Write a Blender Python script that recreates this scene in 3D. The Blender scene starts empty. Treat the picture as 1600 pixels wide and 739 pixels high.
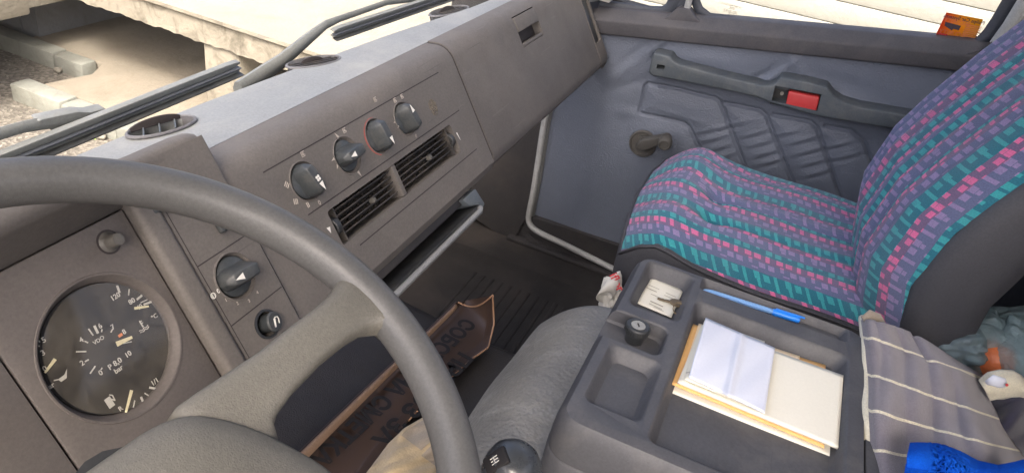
import bpy, bmesh, math, random
import numpy as np
from mathutils import Vector, Matrix

# ------------------------------------------------------------------ camera, sky, sun, exposure
scene = bpy.context.scene
col = scene.collection
FPX, CX, CY = 1150.0, 800.0, 369.5          # focal length and centre in pixels of the 1600x739 photograph
YAW, PITCH, ROLL = map(math.radians, (72.8546, 32.4141, -10.9749))

def cam_axes():
    cy, sy = math.cos(YAW), math.sin(YAW)
    f = np.array([sy * math.cos(PITCH), cy * math.cos(PITCH), -math.sin(PITCH)])
    r = np.array([cy, -sy, 0.0])
    d = np.cross(f, r)
    return (r * math.cos(ROLL) + d * math.sin(ROLL), -r * math.sin(ROLL) + d * math.cos(ROLL), f)

AR, AD, AF = cam_axes()
cam_data = bpy.data.cameras.new('camera')
cam = bpy.data.objects.new('camera', cam_data)
col.objects.link(cam)
mw = Matrix.Identity(4)
for i in range(3):
    mw[i][0], mw[i][1], mw[i][2] = AR[i], -AD[i], -AF[i]
cam.matrix_world = mw
cam_data.sensor_fit = 'HORIZONTAL'
cam_data.sensor_width = 36
cam_data.lens = FPX / 1600 * 36
cam_data.clip_start = 0.02
cam_data.clip_end = 500
scene.camera = cam

SUN_EL, SUN_AZ = math.radians(54), math.radians(-112)     # azimuth from +Y towards +X
world = bpy.data.worlds.new('World')
scene.world = world
world.use_nodes = True
wn = world.node_tree.nodes
sky = wn.new('ShaderNodeTexSky')
sky.sky_type = 'NISHITA'
sky.sun_disc = False
sky.sun_elevation = SUN_EL
sky.sun_rotation = SUN_AZ
sky.air_density = .55
sky.dust_density = 8.0
sky.ozone_density = .0
world.node_tree.links.new(sky.outputs[0], wn['Background'].inputs[0])
wn['Background'].inputs[1].default_value = 0.15
sun_data = bpy.data.lights.new('sun', 'SUN')
sun_data.energy = .75
sun_data.angle = math.radians(10)
sun_data.color = (1.0, 0.95, 0.88)
sun = bpy.data.objects.new('sun', sun_data)
col.objects.link(sun)
sd = Vector((math.sin(SUN_AZ) * math.cos(SUN_EL), math.cos(SUN_AZ) * math.cos(SUN_EL), math.sin(SUN_EL)))
sun.rotation_euler = sd.to_track_quat('Z', 'Y').to_euler()
vs = scene.view_settings
vs.view_transform = 'Standard'
vs.look = 'None'
vs.gamma = 1.0
vs.exposure = 2.25
vs.use_curve_mapping = False
scene.cycles.use_denoising = True
scene.cycles.max_bounces = 10
scene.cycles.diffuse_bounces = 6
scene.cycles.transparent_max_bounces = 16
scene.cycles.sample_clamp_indirect = 6.0
scene.cycles.caustics_reflective = False
scene.cycles.caustics_refractive = False

# ------------------------------------------------------------------ geometry helpers
rng = random.Random(7)
def V3(*a): return np.array(a, float)
def nrm(a): a = np.asarray(a, float); return a / np.linalg.norm(a)
def ray(x, y):
    return AR * ((x - CX) / FPX) + AD * ((y - CY) / FPX) + AF
def atx(x, y, X): d = ray(x, y); return d * (X / d[0])
def aty(x, y, Y): d = ray(x, y); return d * (Y / d[1])
def atz(x, y, Z): d = ray(x, y); return d * (Z / d[2])
def atp(x, y, p, n): d = ray(x, y); return d * (np.dot(p, n) / np.dot(d, n))
def att(x, y, t): return ray(x, y) * t

# sloping dashboard face: u runs to the passenger side, v up the slope, h out towards the driver
FO = V3(0, .448, -.44)
FV = nrm(V3(0, .65, 1.0))
FN = V3(0, -FV[2], FV[1])
FU = V3(1, 0, 0)
def F(u, v, h=0): return FO + FU * u + FV * v + FN * h
def fp(x, y, h=0):
    p = atp(x, y, FO + FN * h, FN)
    return p[0], float(np.dot(p - FO, FV))

class MB:
    """collects shapes; build() links them as one mesh object"""
    def __init__(s): s.v = []; s.f = []; s.uv = []
    def add(s, verts, faces, uvs=None):
        o = len(s.v)
        s.v += [tuple(map(float, p)) for p in verts]
        s.f += [tuple(i + o for i in f) for f in faces]
        s.uv += list(uvs) if uvs is not None else [(0.0, 0.0)] * len(verts)
        return s
    def box(s, c, a, b, d):
        c, a, b, d = (np.asarray(q, float) for q in (c, a, b, d))
        P = [c + i * a + j * b + k * d for k in (-1, 1) for j in (-1, 1) for i in (-1, 1)]
        return s.add(P, [(0, 2, 3, 1), (4, 5, 7, 6), (0, 1, 5, 4), (2, 6, 7, 3), (0, 4, 6, 2), (1, 3, 7, 5)])
    def abox(s, x0, x1, y0, y1, z0, z1):
        return s.box(((x0 + x1) / 2, (y0 + y1) / 2, (z0 + z1) / 2), ((x1 - x0) / 2, 0, 0), (0, (y1 - y0) / 2, 0), (0, 0, (z1 - z0) / 2))
    def fbox(s, u0, u1, v0, v1, h0, h1):
        return s.box(F((u0 + u1) / 2, (v0 + v1) / 2, (h0 + h1) / 2), FU * (u1 - u0) / 2, FV * (v1 - v0) / 2, FN * (h1 - h0) / 2)
    def prism(s, pts, d):
        pts = [np.asarray(p, float) for p in pts]; n = len(pts); d = np.asarray(d, float)
        s.add(pts + [p + d for p in pts], [tuple(range(n))[::-1], tuple(range(n, 2 * n))] + [(i, (i + 1) % n, n + (i + 1) % n, n + i) for i in range(n)])
        return s
    def loft(s, profs, cap=True, closed=True, loop=False):
        n = len(profs[0]); m = len(profs); P = [p for pr in profs for p in pr]; f = []
        for j in range(m if loop else m - 1):
            for i in range(n if closed else n - 1):
                a, b = j * n + i, j * n + (i + 1) % n
                c, e = ((j + 1) % m) * n + (i + 1) % n, ((j + 1) % m) * n + i
                f.append((a, b, c, e))
        if cap and closed and not loop:
            f.append(tuple(range(n))[::-1]); f.append(tuple(range((m - 1) * n, m * n)))
        uv = [(i / max(1, n - 1), j / max(1, m - 1)) for j in range(m) for i in range(n)]
        return s.add(P, f, uv)
    def tube(s, path, r, n=10, flat=1.0, upv=None, cap=True):
        path = [np.asarray(p, float) for p in path]; profs = []
        up = nrm(upv) if upv is not None else None
        for i, p in enumerate(path):
            t = nrm(path[min(i + 1, len(path) - 1)] - path[max(i - 1, 0)])
            if up is None: up = nrm(np.cross(t, (0.3, 0.5, 0.8)))
            a = nrm(np.cross(t, up)); b = np.cross(a, t)
            if upv is None: up = b
            rr = r[i] if hasattr(r, '__len__') else r
            profs.append([p + rr * (math.cos(q) * a + flat * math.sin(q) * b) for q in (2 * math.pi * k / n for k in range(n))])
        return s.loft(profs, cap)
    def lathe(s, c, ax, prof, n=32, xd=None, sx=1.0, sy=1.0, ring=False):
        c = np.asarray(c, float); ax = nrm(ax)
        a = nrm(np.cross(ax, (0.31, 0.77, 0.55)) if xd is None else np.asarray(xd, float) - ax * np.dot(xd, ax)); b = np.cross(ax, a)
        profs = [[c + ax * h + r * (sx * math.cos(q) * a + sy * math.sin(q) * b) for q in (2 * math.pi * k / n for k in range(n))] for r, h in prof]
        base = len(s.v)
        lo, hi = prof[0][0] < .0005 and sx == 1.0, prof[-1][0] < .0005 and sx == 1.0
        core = profs[(1 if lo else 0):(len(profs) - 1 if hi else len(profs))]
        m_ = len(core); P = [p for pr in core for p in pr]; f = []
        for j in range(m_ - 1):
            for i in range(n): f.append((j * n + i, j * n + (i + 1) % n, (j + 1) * n + (i + 1) % n, (j + 1) * n + i))
        if lo:
            k = len(P); P.append(c + ax * prof[0][1]); f += [(k, (i + 1) % n, i) for i in range(n)]
        elif not ring: f.append(tuple(range(n))[::-1])
        if hi:
            k = len(P); P.append(c + ax * prof[-1][1]); f += [(k, (m_ - 1) * n + i, (m_ - 1) * n + (i + 1) % n) for i in range(n)]
        elif not ring: f.append(tuple(range((m_ - 1) * n, m_ * n)))
        return s.add(P, f)
    def grid(s, fn, nu, nv, uvs=(1, 1)):
        P = []; U = []
        for j in range(nv + 1):
            for i in range(nu + 1):
                P.append(fn(i / nu, j / nv)); U.append((i / nu * uvs[0], j / nv * uvs[1]))
        f = [(j * (nu + 1) + i, j * (nu + 1) + i + 1, (j + 1) * (nu + 1) + i + 1, (j + 1) * (nu + 1) + i) for j in range(nv) for i in range(nu)]
        return s.add(P, f, U)
    def build(s, name, mat, parent=None, bevel=0, seg=2, sharp=38, solid=0, off=-1, merge=False, limit=30):
        me = bpy.data.meshes.new(name)
        me.from_pydata(s.v, [], s.f)
        ul = me.uv_layers.new(name='UVMap')
        li = np.zeros(len(me.loops), int); me.loops.foreach_get('vertex_index', li)
        ul.data.foreach_set('uv', np.array(s.uv, float)[li].ravel())
        bm = bmesh.new(); bm.from_mesh(me)
        if merge: bmesh.ops.remove_doubles(bm, verts=bm.verts, dist=1e-5)
        bmesh.ops.recalc_face_normals(bm, faces=bm.faces)
        if bevel:
            ed = [e for e in bm.edges if len(e.link_faces) == 2 and e.calc_face_angle(0) > math.radians(limit)]
            bmesh.ops.bevel(bm, geom=ed, offset=bevel, segments=seg, profile=.5, affect='EDGES', clamp_overlap=True)
        bm.to_mesh(me); bm.free()
        for p in me.polygons: p.use_smooth = True
        me.set_sharp_from_angle(angle=math.radians(sharp))
        me.materials.append(mat)
        o = bpy.data.objects.new(name, me)
        col.objects.link(o)
        if solid:
            m = o.modifiers.new('solid', 'SOLIDIFY'); m.thickness = solid; m.offset = off
        if parent is not None: adopt(o, parent)
        return o

def adopt(o, parent):
    o.parent = parent
    if parent.type == 'EMPTY':
        o.matrix_parent_inverse = Matrix.Translation(-Vector(parent.location))

def thing(name, label, cat, loc=(0, 0, 0), group=None, kind=None):
    o = bpy.data.objects.new(name, None)
    o.empty_display_size = .05
    o.location = [float(q) for q in loc]
    col.objects.link(o)
    tag(o, label, cat, group, kind)
    return o
def tag(o, label=None, cat=None, group=None, kind=None):
    if label: o['label'] = label
    if cat: o['category'] = cat
    if group: o['group'] = group
    if kind: o['kind'] = kind
    return o

def carve(o, cutters):
    for c in cutters:
        m = o.modifiers.new('cut', 'BOOLEAN'); m.operation = 'DIFFERENCE'; m.solver = 'EXACT'; m.object = c
    dg = bpy.context.evaluated_depsgraph_get()
    me = bpy.data.meshes.new_from_object(o.evaluated_get(dg))
    o.modifiers.clear()
    o.data = me
    me.set_sharp_from_angle(angle=math.radians(32))
    for c in cutters:
        d = c.data; bpy.data.objects.remove(c); bpy.data.meshes.remove(d)

def text(s, size, org, u, v, mat, name, parent=None, bold=0.0, ext=.0002, align='CENTER', mirror=False, shear=0):
    cu = bpy.data.curves.new('txt', 'FONT')
    cu.body = s; cu.size = size; cu.align_x = align; cu.align_y = 'CENTER'; cu.extrude = ext; cu.offset = bold * size; cu.resolution_u = 3; cu.shear = shear
    t = bpy.data.objects.new('txt', cu); col.objects.link(t)
    dg = bpy.context.evaluated_depsgraph_get()
    me = bpy.data.meshes.new_from_object(t.evaluated_get(dg))
    bpy.data.objects.remove(t)
    u = nrm(u) * (-1 if mirror else 1); v = nrm(v); n = np.cross(nrm(u), v)
    co = np.zeros(len(me.vertices) * 3); me.vertices.foreach_get('co', co); co = co.reshape(-1, 3)
    w = np.asarray(org) + np.outer(co[:, 0], u) + np.outer(co[:, 1], v) + np.outer(co[:, 2], n)
    me.vertices.foreach_set('co', w.ravel()); me.update()
    me.name = name; me.materials.clear(); me.materials.append(mat)
    o = bpy.data.objects.new(name, me); col.objects.link(o)
    if parent is not None: adopt(o, parent)
    return o

# ------------------------------------------------------------------ materials
def srgb(r, g, b):
    f = lambda c: c / 255 / 12.92 if c / 255 <= .04045 else ((c / 255 + .055) / 1.055) ** 2.4
    return (f(r), f(g), f(b), 1)
class NT:
    def __init__(s, name):
        s.m = bpy.data.materials.new(name); s.m.use_nodes = True; s.t = s.m.node_tree; s.b = s.t.nodes['Principled BSDF']; s.out = s.t.nodes['Material Output']
    def n(s, kind, **kw):
        x = s.t.nodes.new('ShaderNode' + kind)
        for k, v in kw.items():
            if hasattr(x, k): setattr(x, k, v)
            else: x.inputs[k].default_value = v
        return x
    def l(s, a, b): s.t.links.new(a, b)
    def math(s, op, a, b=None, c=None):
        x = s.t.nodes.new('ShaderNodeMath'); x.operation = op
        for i, q in enumerate((a, b, c)):
            if q is None: continue
            if isinstance(q, (int, float)): x.inputs[i].default_value = q
            else: s.l(q, x.inputs[i])
        return x.outputs[0]
    def mix(s, fac, a, b, blend='MIX'):
        x = s.t.nodes.new('ShaderNodeMix'); x.data_type = 'RGBA'; x.blend_type = blend
        for sock, q in ((x.inputs[0], fac), (x.inputs[6], a), (x.inputs[7], b)):
            if isinstance(q, (int, float)): sock.default_value = q
            elif isinstance(q, (tuple, list)): sock.default_value = q
            else: s.l(q, sock)
        return x.outputs[2]
    def noise(s, scale, detail=4, rough=.55, co=None, dist=0):
        x = s.n('TexNoise'); x.inputs['Scale'].default_value = scale; x.inputs['Detail'].default_value = detail; x.inputs['Roughness'].default_value = rough; x.inputs['Distortion'].default_value = dist
        s.l(co if co is not None else s.obj(), x.inputs['Vector']); return x.outputs['Fac']
    def voro(s, scale, feature='F1', co=None):
        x = s.n('TexVoronoi'); x.feature = feature; x.inputs['Scale'].default_value = scale
        s.l(co if co is not None else s.obj(), x.inputs['Vector']); return x.outputs['Distance']
    def obj(s):
        if not hasattr(s, '_tc'): s._tc = s.n('TexCoord')
        return s._tc.outputs['Object']
    def uv(s):
        if not hasattr(s, '_tc'): s._tc = s.n('TexCoord')
        return s._tc.outputs['UV']
    def ramp(s, fac, stops, interp='LINEAR'):
        x = s.n('ValToRGB'); cr = x.color_ramp; cr.interpolation = interp
        while len(cr.elements) < len(stops): cr.elements.new(.5)
        for e, (p, c) in zip(cr.elements, stops): e.position = p; e.color = c
        s.l(fac, x.inputs[0]); return x.outputs[0]
    def rng(s, v, a, b, c, d):
        x = s.n('MapRange'); s.l(v, x.inputs[0])
        for i, q in enumerate((a, b, c, d)): x.inputs[i + 1].default_value = q
        return x.outputs[0]
    def bump(s, h, strength, dist=.001):
        x = s.n('Bump'); x.inputs['Strength'].default_value = strength; x.inputs['Distance'].default_value = dist; s.l(h, x.inputs['Height'])
        if hasattr(s, '_bp'): s.l(s._bp, x.inputs['Normal'])
        s._bp = x.outputs[0]; s.l(s._bp, s.b.inputs['Normal'])
def g(c, k): return (c[0] * k, c[1] * k, c[2] * k, 1)

def plain(name, c, rough=.6, metal=0, spec=.5, var=.12, vs=14, bump=0, bs=900, bdist=.0006, dust=0, dustc=None, dscale=5, kind='noise', coat=0, grain=320, gamp=.10, scuff=0):
    m = NT(name)
    a = m.mix(m.rng(m.noise(vs, 5, .6), .3, .7, 0, 1), g(c, 1 - var), g(c, 1 + var))
    a = m.mix(m.rng(m.noise(grain, 2, .7), .32, .68, 0, 1), m.mix(1.0, a, g((1, 1, 1), 1 - gamp), 'MULTIPLY'), m.mix(1.0, a, g((1, 1, 1), 1 + gamp), 'MULTIPLY'))
    if dust:
        d = m.rng(m.noise(dscale, 8, .68, dist=.4), .47, .72, 0, dust)
        a = m.mix(d, a, dustc or srgb(170, 160, 145))
    if scuff:
        for rot, sc_, cc_, th in (((0.3, .9, .5), (5, 170, 170), 1.35, .70), ((1.2, .2, 1.9), (4, 200, 200), .62, .71), ((.1, .5, 2.6), (9, 120, 120), 1.25, .72)):
            mp = m.n('Mapping'); m.l(m.obj(), mp.inputs[0]); mp.inputs['Rotation'].default_value = rot; mp.inputs['Scale'].default_value = sc_
            a = m.mix(m.rng(m.noise(1.0, 3, .5, co=mp.outputs[0]), th, th + .03, 0, scuff), a, g(c, cc_))
    m.l(a, m.b.inputs['Base Color'])
    r = m.rng(m.noise(vs * 2.3, 6, .65), .3, .7, max(.02, rough - .08), min(1, rough + .08))
    m.l(r, m.b.inputs['Roughness'])
    m.b.inputs['Metallic'].default_value = metal
    m.b.inputs['Specular IOR Level'].default_value = spec
    m.b.inputs['Coat Weight'].default_value = coat
    if bump:
        h = m.noise(bs, 3, .5) if kind == 'noise' else m.voro(bs, 'SMOOTH_F1' if kind == 'smooth' else 'F1')
        m.bump(h, bump, bdist)
    return m.m
M = {}
M['dash'] = plain('dash_plastic', srgb(99, 95, 91), .62, spec=.4, var=.06, vs=9, bump=.25, bs=1500, bdist=.0004, dust=.22, dustc=srgb(138, 130, 121), dscale=7, scuff=.6)
M['dash2'] = plain('instrument_panel_plastic', srgb(92, 87, 84), .6, spec=.4, var=.06, vs=9, bump=.2, bs=1500, bdist=.0004, dust=.18, dustc=srgb(126, 118, 110), dscale=9)
M['top'] = plain('dash_top_plastic', srgb(134, 137, 137), .55, spec=.5, var=.04, vs=6, bump=.15, bs=1200, bdist=.0004, dust=.3, dustc=srgb(190, 186, 174), dscale=5)
M['groove'] = plain('groove_dark', srgb(48, 43, 43), .8, var=.1)
M['black'] = plain('black_plastic', srgb(44, 46, 48), .42, spec=.5, var=.12, vs=25, bump=.1, bs=1400, dust=.25, dustc=srgb(110, 108, 100), dscale=22)
M['slat'] = plain('vent_black', srgb(58, 56, 55), .55, spec=.4, var=.15, vs=40, dust=.5, dustc=srgb(120, 112, 102), dscale=25)
M['knob'] = plain('knob_black', srgb(58, 62, 64), .42, spec=.5, var=.08, vs=30, bump=.12, bs=1600, dust=.2, dustc=srgb(130, 126, 118), dscale=40)
M['ventring'] = plain('vent_ring_grey', srgb(104, 104, 106), .5, var=.06, vs=20)
M['wiper'] = plain('wiper_grey_metal', srgb(118, 121, 120), .5, var=.08, vs=25, dust=.3, dustc=srgb(140, 138, 128), dscale=12)
M['dialmark'] = plain('dial_print', srgb(196, 194, 186), .6, var=.04, gamp=.02)
M['white'] = plain('white_print', srgb(226, 224, 216), .6, var=.04, gamp=.02)
M['faded'] = plain('faded_print', srgb(176, 168, 158), .7, var=.15, vs=90)
M['cream'] = plain('needle_cream', srgb(226, 218, 178), .5, var=.05, gamp=.02)
M['orange'] = plain('orange_mark', srgb(225, 140, 90), .6, var=.05)
M['redmark'] = plain('red_mark', srgb(150, 78, 72), .7, var=.1)
M['green'] = plain('green_mark', srgb(60, 200, 70), .5, var=.05)
M['wheel'] = plain('wheel_leather', srgb(106, 107, 103), .46, spec=.5, var=.05, vs=12, bump=.0)
def wheel_mat(name, c, r0, bs, st):
    m = NT(name)
    a = m.mix(m.rng(m.noise(9, 6, .6), .35, .7, 0, 1), g(c, .9), g(c, 1.1))
    a = m.mix(m.rng(m.noise(380, 2, .7), .32, .68, 0, 1), m.mix(1.0, a, g((1, 1, 1), .88), 'MULTIPLY'), m.mix(1.0, a, g((1, 1, 1), 1.1), 'MULTIPLY'))
    m.l(a, m.b.inputs['Base Color'])
    m.l(m.rng(m.noise(16, 5, .6), .3, .7, r0 - .06, r0 + .12), m.b.inputs['Roughness'])
    m.bump(m.voro(bs, 'DISTANCE_TO_EDGE'), st, .0006)
    m.bump(m.noise(60, 5, .6, dist=.6), st * .5, .002)
    return m.m
M['wheel'] = wheel_mat('wheel_rim_rubber', srgb(82, 82, 81), .44, 700, .18)
M['spoke'] = wheel_mat('wheel_pad_grain', srgb(92, 90, 83), .5, 480, .5)
M['seal'] = plain('grey_rubber_seal', srgb(176, 178, 176), .55, var=.08, vs=20, dust=.4, dustc=srgb(110, 104, 96), dscale=12)
M['rail'] = plain('grey_rail', srgb(124, 125, 124), .42, var=.06, vs=20, dust=.3, dustc=srgb(110, 104, 98), dscale=14)
M['kick'] = plain('kick_panel_black', srgb(50, 49, 50), .75, var=.12, vs=10, bump=.3, bs=700, dust=.3, dustc=srgb(88, 80, 74), dscale=6)
M['mat'] = plain('floor_mat_rubber', srgb(44, 42, 41), .72, var=.15, vs=8, bump=.35, bs=420, bdist=.001, dust=.5, dustc=srgb(84, 76, 70), dscale=4)
M['cover'] = plain('engine_cover_vinyl', srgb(45, 42, 40), .5, spec=.45, var=.1, vs=8, bump=.6, bs=520, bdist=.001, kind='smooth', dust=.2, dustc=srgb(86, 80, 76), dscale=6)
M['tray'] = plain('tray_plastic', srgb(70, 71, 75), .55, spec=.45, var=.08, vs=10, bump=.3, bs=1100, bdist=.0005, dust=.32, dustc=srgb(122, 120, 116), dscale=11, scuff=.6)
M['handle'] = plain('armrest_plastic', srgb(84, 91, 96), .55, spec=.45, var=.08, vs=18, bump=.2, bs=1200, dust=.4, dustc=srgb(132, 132, 126), dscale=16)
M['crank'] = plain('crank_plastic', srgb(86, 84, 80), .5, spec=.45, var=.08, vs=30, bump=.15, bs=1400)
M['red'] = plain('red_latch_plastic', srgb(206, 66, 66), .42, spec=.5, var=.05, vs=30, dust=.2, dustc=srgb(200, 110, 100), dscale=30, gamp=.02)
M['sill'] = plain('sill_trim_plastic', srgb(80, 79, 82), .6, spec=.4, var=.08, vs=12, bump=.25, bs=1200, dust=.35, dustc=srgb(118, 112, 108), dscale=9)
M['rubber'] = plain('window_rubber', srgb(64, 68, 76), .5, var=.1, vs=20)
M['frame'] = plain('door_frame_grey', srgb(150, 150, 148), .5, var=.05)
M['shell'] = plain('seat_side_vinyl', srgb(64, 65, 70), .55, spec=.4, var=.06, vs=10, bump=.35, bs=900, bdist=.0005)
M['liner'] = plain('cab_liner_grey', srgb(196, 193, 186), .8, var=.05)
M['dark'] = plain('dark_trim', srgb(34, 35, 40), .8, var=.1)
M['paper'] = plain('paper_cream', srgb(220, 218, 204), .8, var=.025, vs=5, dust=.12, dustc=srgb(196, 188, 160), dscale=9, gamp=.02)
M['paperw'] = plain('paper_blue_white', srgb(208, 213, 224), .75, var=.025, vs=7, gamp=.02)
M['manila'] = plain('manila_paper', srgb(230, 182, 116), .75, var=.05, gamp=.02)
M['manila2'] = plain('pale_manila', srgb(236, 214, 176), .75, var=.04, gamp=.02)
M['print'] = plain('grey_print', srgb(150, 144, 130), .8, var=.05)
M['metal'] = plain('dull_key_metal', srgb(118, 104, 82), .5, metal=.45, var=.15, vs=60, bump=.2, bs=600)
M['lock'] = plain('lock_face_metal', srgb(172, 168, 156), .4, metal=.6, var=.08, vs=60)
M['bluepen'] = plain('pen_cap_blue', srgb(40, 128, 226), .35, var=.04, gamp=.02)
M['concrete'] = None

def concrete(name, c, stain, st=.5, sc=3.0):
    m = NT(name)
    a = m.mix(m.rng(m.noise(sc, 8, .65), .3, .7, 0, 1), g(c, .86), g(c, 1.08))
    a = m.mix(m.rng(m.noise(sc * 2.2, 9, .72, dist=.8), .5, .75, 0, st), a, stain)
    a = m.mix(m.rng(m.noise(60, 4, .7), .55, .8, 0, .35), a, g(c, .55))
    m.l(a, m.b.inputs['Base Color']); m.b.inputs['Roughness'].default_value = .9
    m.bump(m.noise(25, 8, .7), .5, .02)
    return m.m
M['concrete'] = concrete('weathered_concrete', srgb(138, 132, 118), srgb(66, 60, 48), .9, 3.5)
M['slabtop'] = concrete('pale_concrete', srgb(134, 130, 119), srgb(112, 106, 94), .6, 1.5)
M['kerb'] = concrete('kerb_concrete', srgb(128, 130, 122), srgb(98, 94, 82), .6, 4)
M['pave'] = concrete('dusty_pavement', srgb(126, 119, 106), srgb(100, 92, 78), .6, 2.0)
M['wallc'] = concrete('retaining_wall_concrete', srgb(120, 124, 130), srgb(96, 94, 92), .6, 2.0)
m = NT('asphalt')
vo = m.n('TexVoronoi'); vo.inputs['Scale'].default_value = 55; m.l(m.obj(), vo.inputs['Vector'])
bw = m.n('RGBToBW'); m.l(vo.outputs['Color'], bw.inputs[0])
a = m.ramp(bw.outputs[0], [(0, srgb(66, 64, 60)), (.5, srgb(98, 94, 88)), (.85, srgb(128, 124, 115)), (1, srgb(158, 152, 140))])
a = m.mix(m.rng(m.noise(1.5, 6, .6), .35, .7, 0, .5), a, srgb(112, 105, 92))
m.l(a, m.b.inputs['Base Color']); m.b.inputs['Roughness'].default_value = .95
m.bump(vo.outputs['Distance'], .8, .01)
M['asphalt'] = m.m

m = NT('garage_panel_paint')
a = m.mix(m.rng(m.noise(1.2, 7, .6), .35, .7, 0, 1), srgb(134, 134, 126), srgb(144, 144, 136))
m.l(a, m.b.inputs['Base Color']); m.b.inputs['Roughness'].default_value = .6
m.bump(m.noise(30, 5, .6), .35, .01)
M['panel'] = m.m

def glass(name, tint=(1, 1, 1, 1), rough=0.0, gl=1.0, dirt_haze=0.0):
    m = NT(name)
    t = m.n('BsdfTransparent'); t.inputs[0].default_value = tint
    gs = m.n('BsdfGlossy'); gs.inputs[0].default_value = (1, 1, 1, 1); gs.inputs[1].default_value = rough
    lw = m.n('LayerWeight'); lw.inputs[0].default_value = .5
    fr = m.math('ADD', m.math('MULTIPLY', m.math('POWER', lw.outputs['Facing'], 5.0), .9), .04)
    x = m.n('MixShader'); m.l(m.math('MULTIPLY', fr, gl), x.inputs[0]); m.l(t.outputs[0], x.inputs[1]); m.l(gs.outputs[0], x.inputs[2])
    last = x.outputs[0]
    if dirt_haze:
        df = m.n('BsdfDiffuse'); df.inputs[0].default_value = srgb(190, 182, 166)
        y = m.n('MixShader'); m.l(m.rng(m.noise(40, 8, .75, dist=.5), .4, .8, dirt_haze * .25, dirt_haze), y.inputs[0]); m.l(last, y.inputs[1]); m.l(df.outputs[0], y.inputs[2]); last = y.outputs[0]
    m.l(last, m.out.inputs[0])
    return m.m
M['glass'] = glass('window_glass', (.97, .98, .97, 1), 0, .35, .07)  # thin diffuse film on the panes doubles as veiling haze
M['dialglass'] = glass('dial_glass', (.96, .96, .96, 1), .08, .4, .13)

# leather-like vinyl of the door
m = NT('door_vinyl')
c = srgb(108, 115, 128)
a = m.mix(m.rng(m.noise(6, 6, .6), .3, .7, 0, 1), g(c, .92), g(c, 1.07))
m.l(a, m.b.inputs['Base Color']); m.b.inputs['Specular IOR Level'].default_value = .5
m.l(m.rng(m.noise(14, 5, .6), .3, .7, .4, .55), m.b.inputs['Roughness'])
m.bump(m.voro(300, 'SMOOTH_F1'), .6, .002)
M['vinyl'] = m.m

# worn grey vinyl of the middle seat cushion
m = NT('worn_grey_vinyl')
c = srgb(128, 127, 123)
a = m.mix(m.rng(m.noise(7, 7, .65), .3, .7, 0, 1), g(c, .82), g(c, 1.08))
mp = m.n('Mapping'); m.l(m.obj(), mp.inputs[0]); mp.inputs['Rotation'].default_value = (0, 0, .9); mp.inputs['Scale'].default_value = (1, .28, 1)
a = m.mix(m.rng(m.noise(26, 8, .68, co=mp.outputs[0], dist=.8), .50, .72, 0, .7), a, srgb(158, 160, 156))
a = m.mix(m.rng(m.voro(260), 0, .6, .0, .5), a, g(c, .7))
m.l(a, m.b.inputs['Base Color']); m.l(m.rng(m.noise(20, 5, .6), .3, .7, .42, .62), m.b.inputs['Roughness'])
m.bump(m.voro(200, 'SMOOTH_F1'), .6, .002)
m.bump(m.noise(18, 6, .6, dist=1.2), .35, .01)
M['wornvinyl'] = m.m

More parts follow.
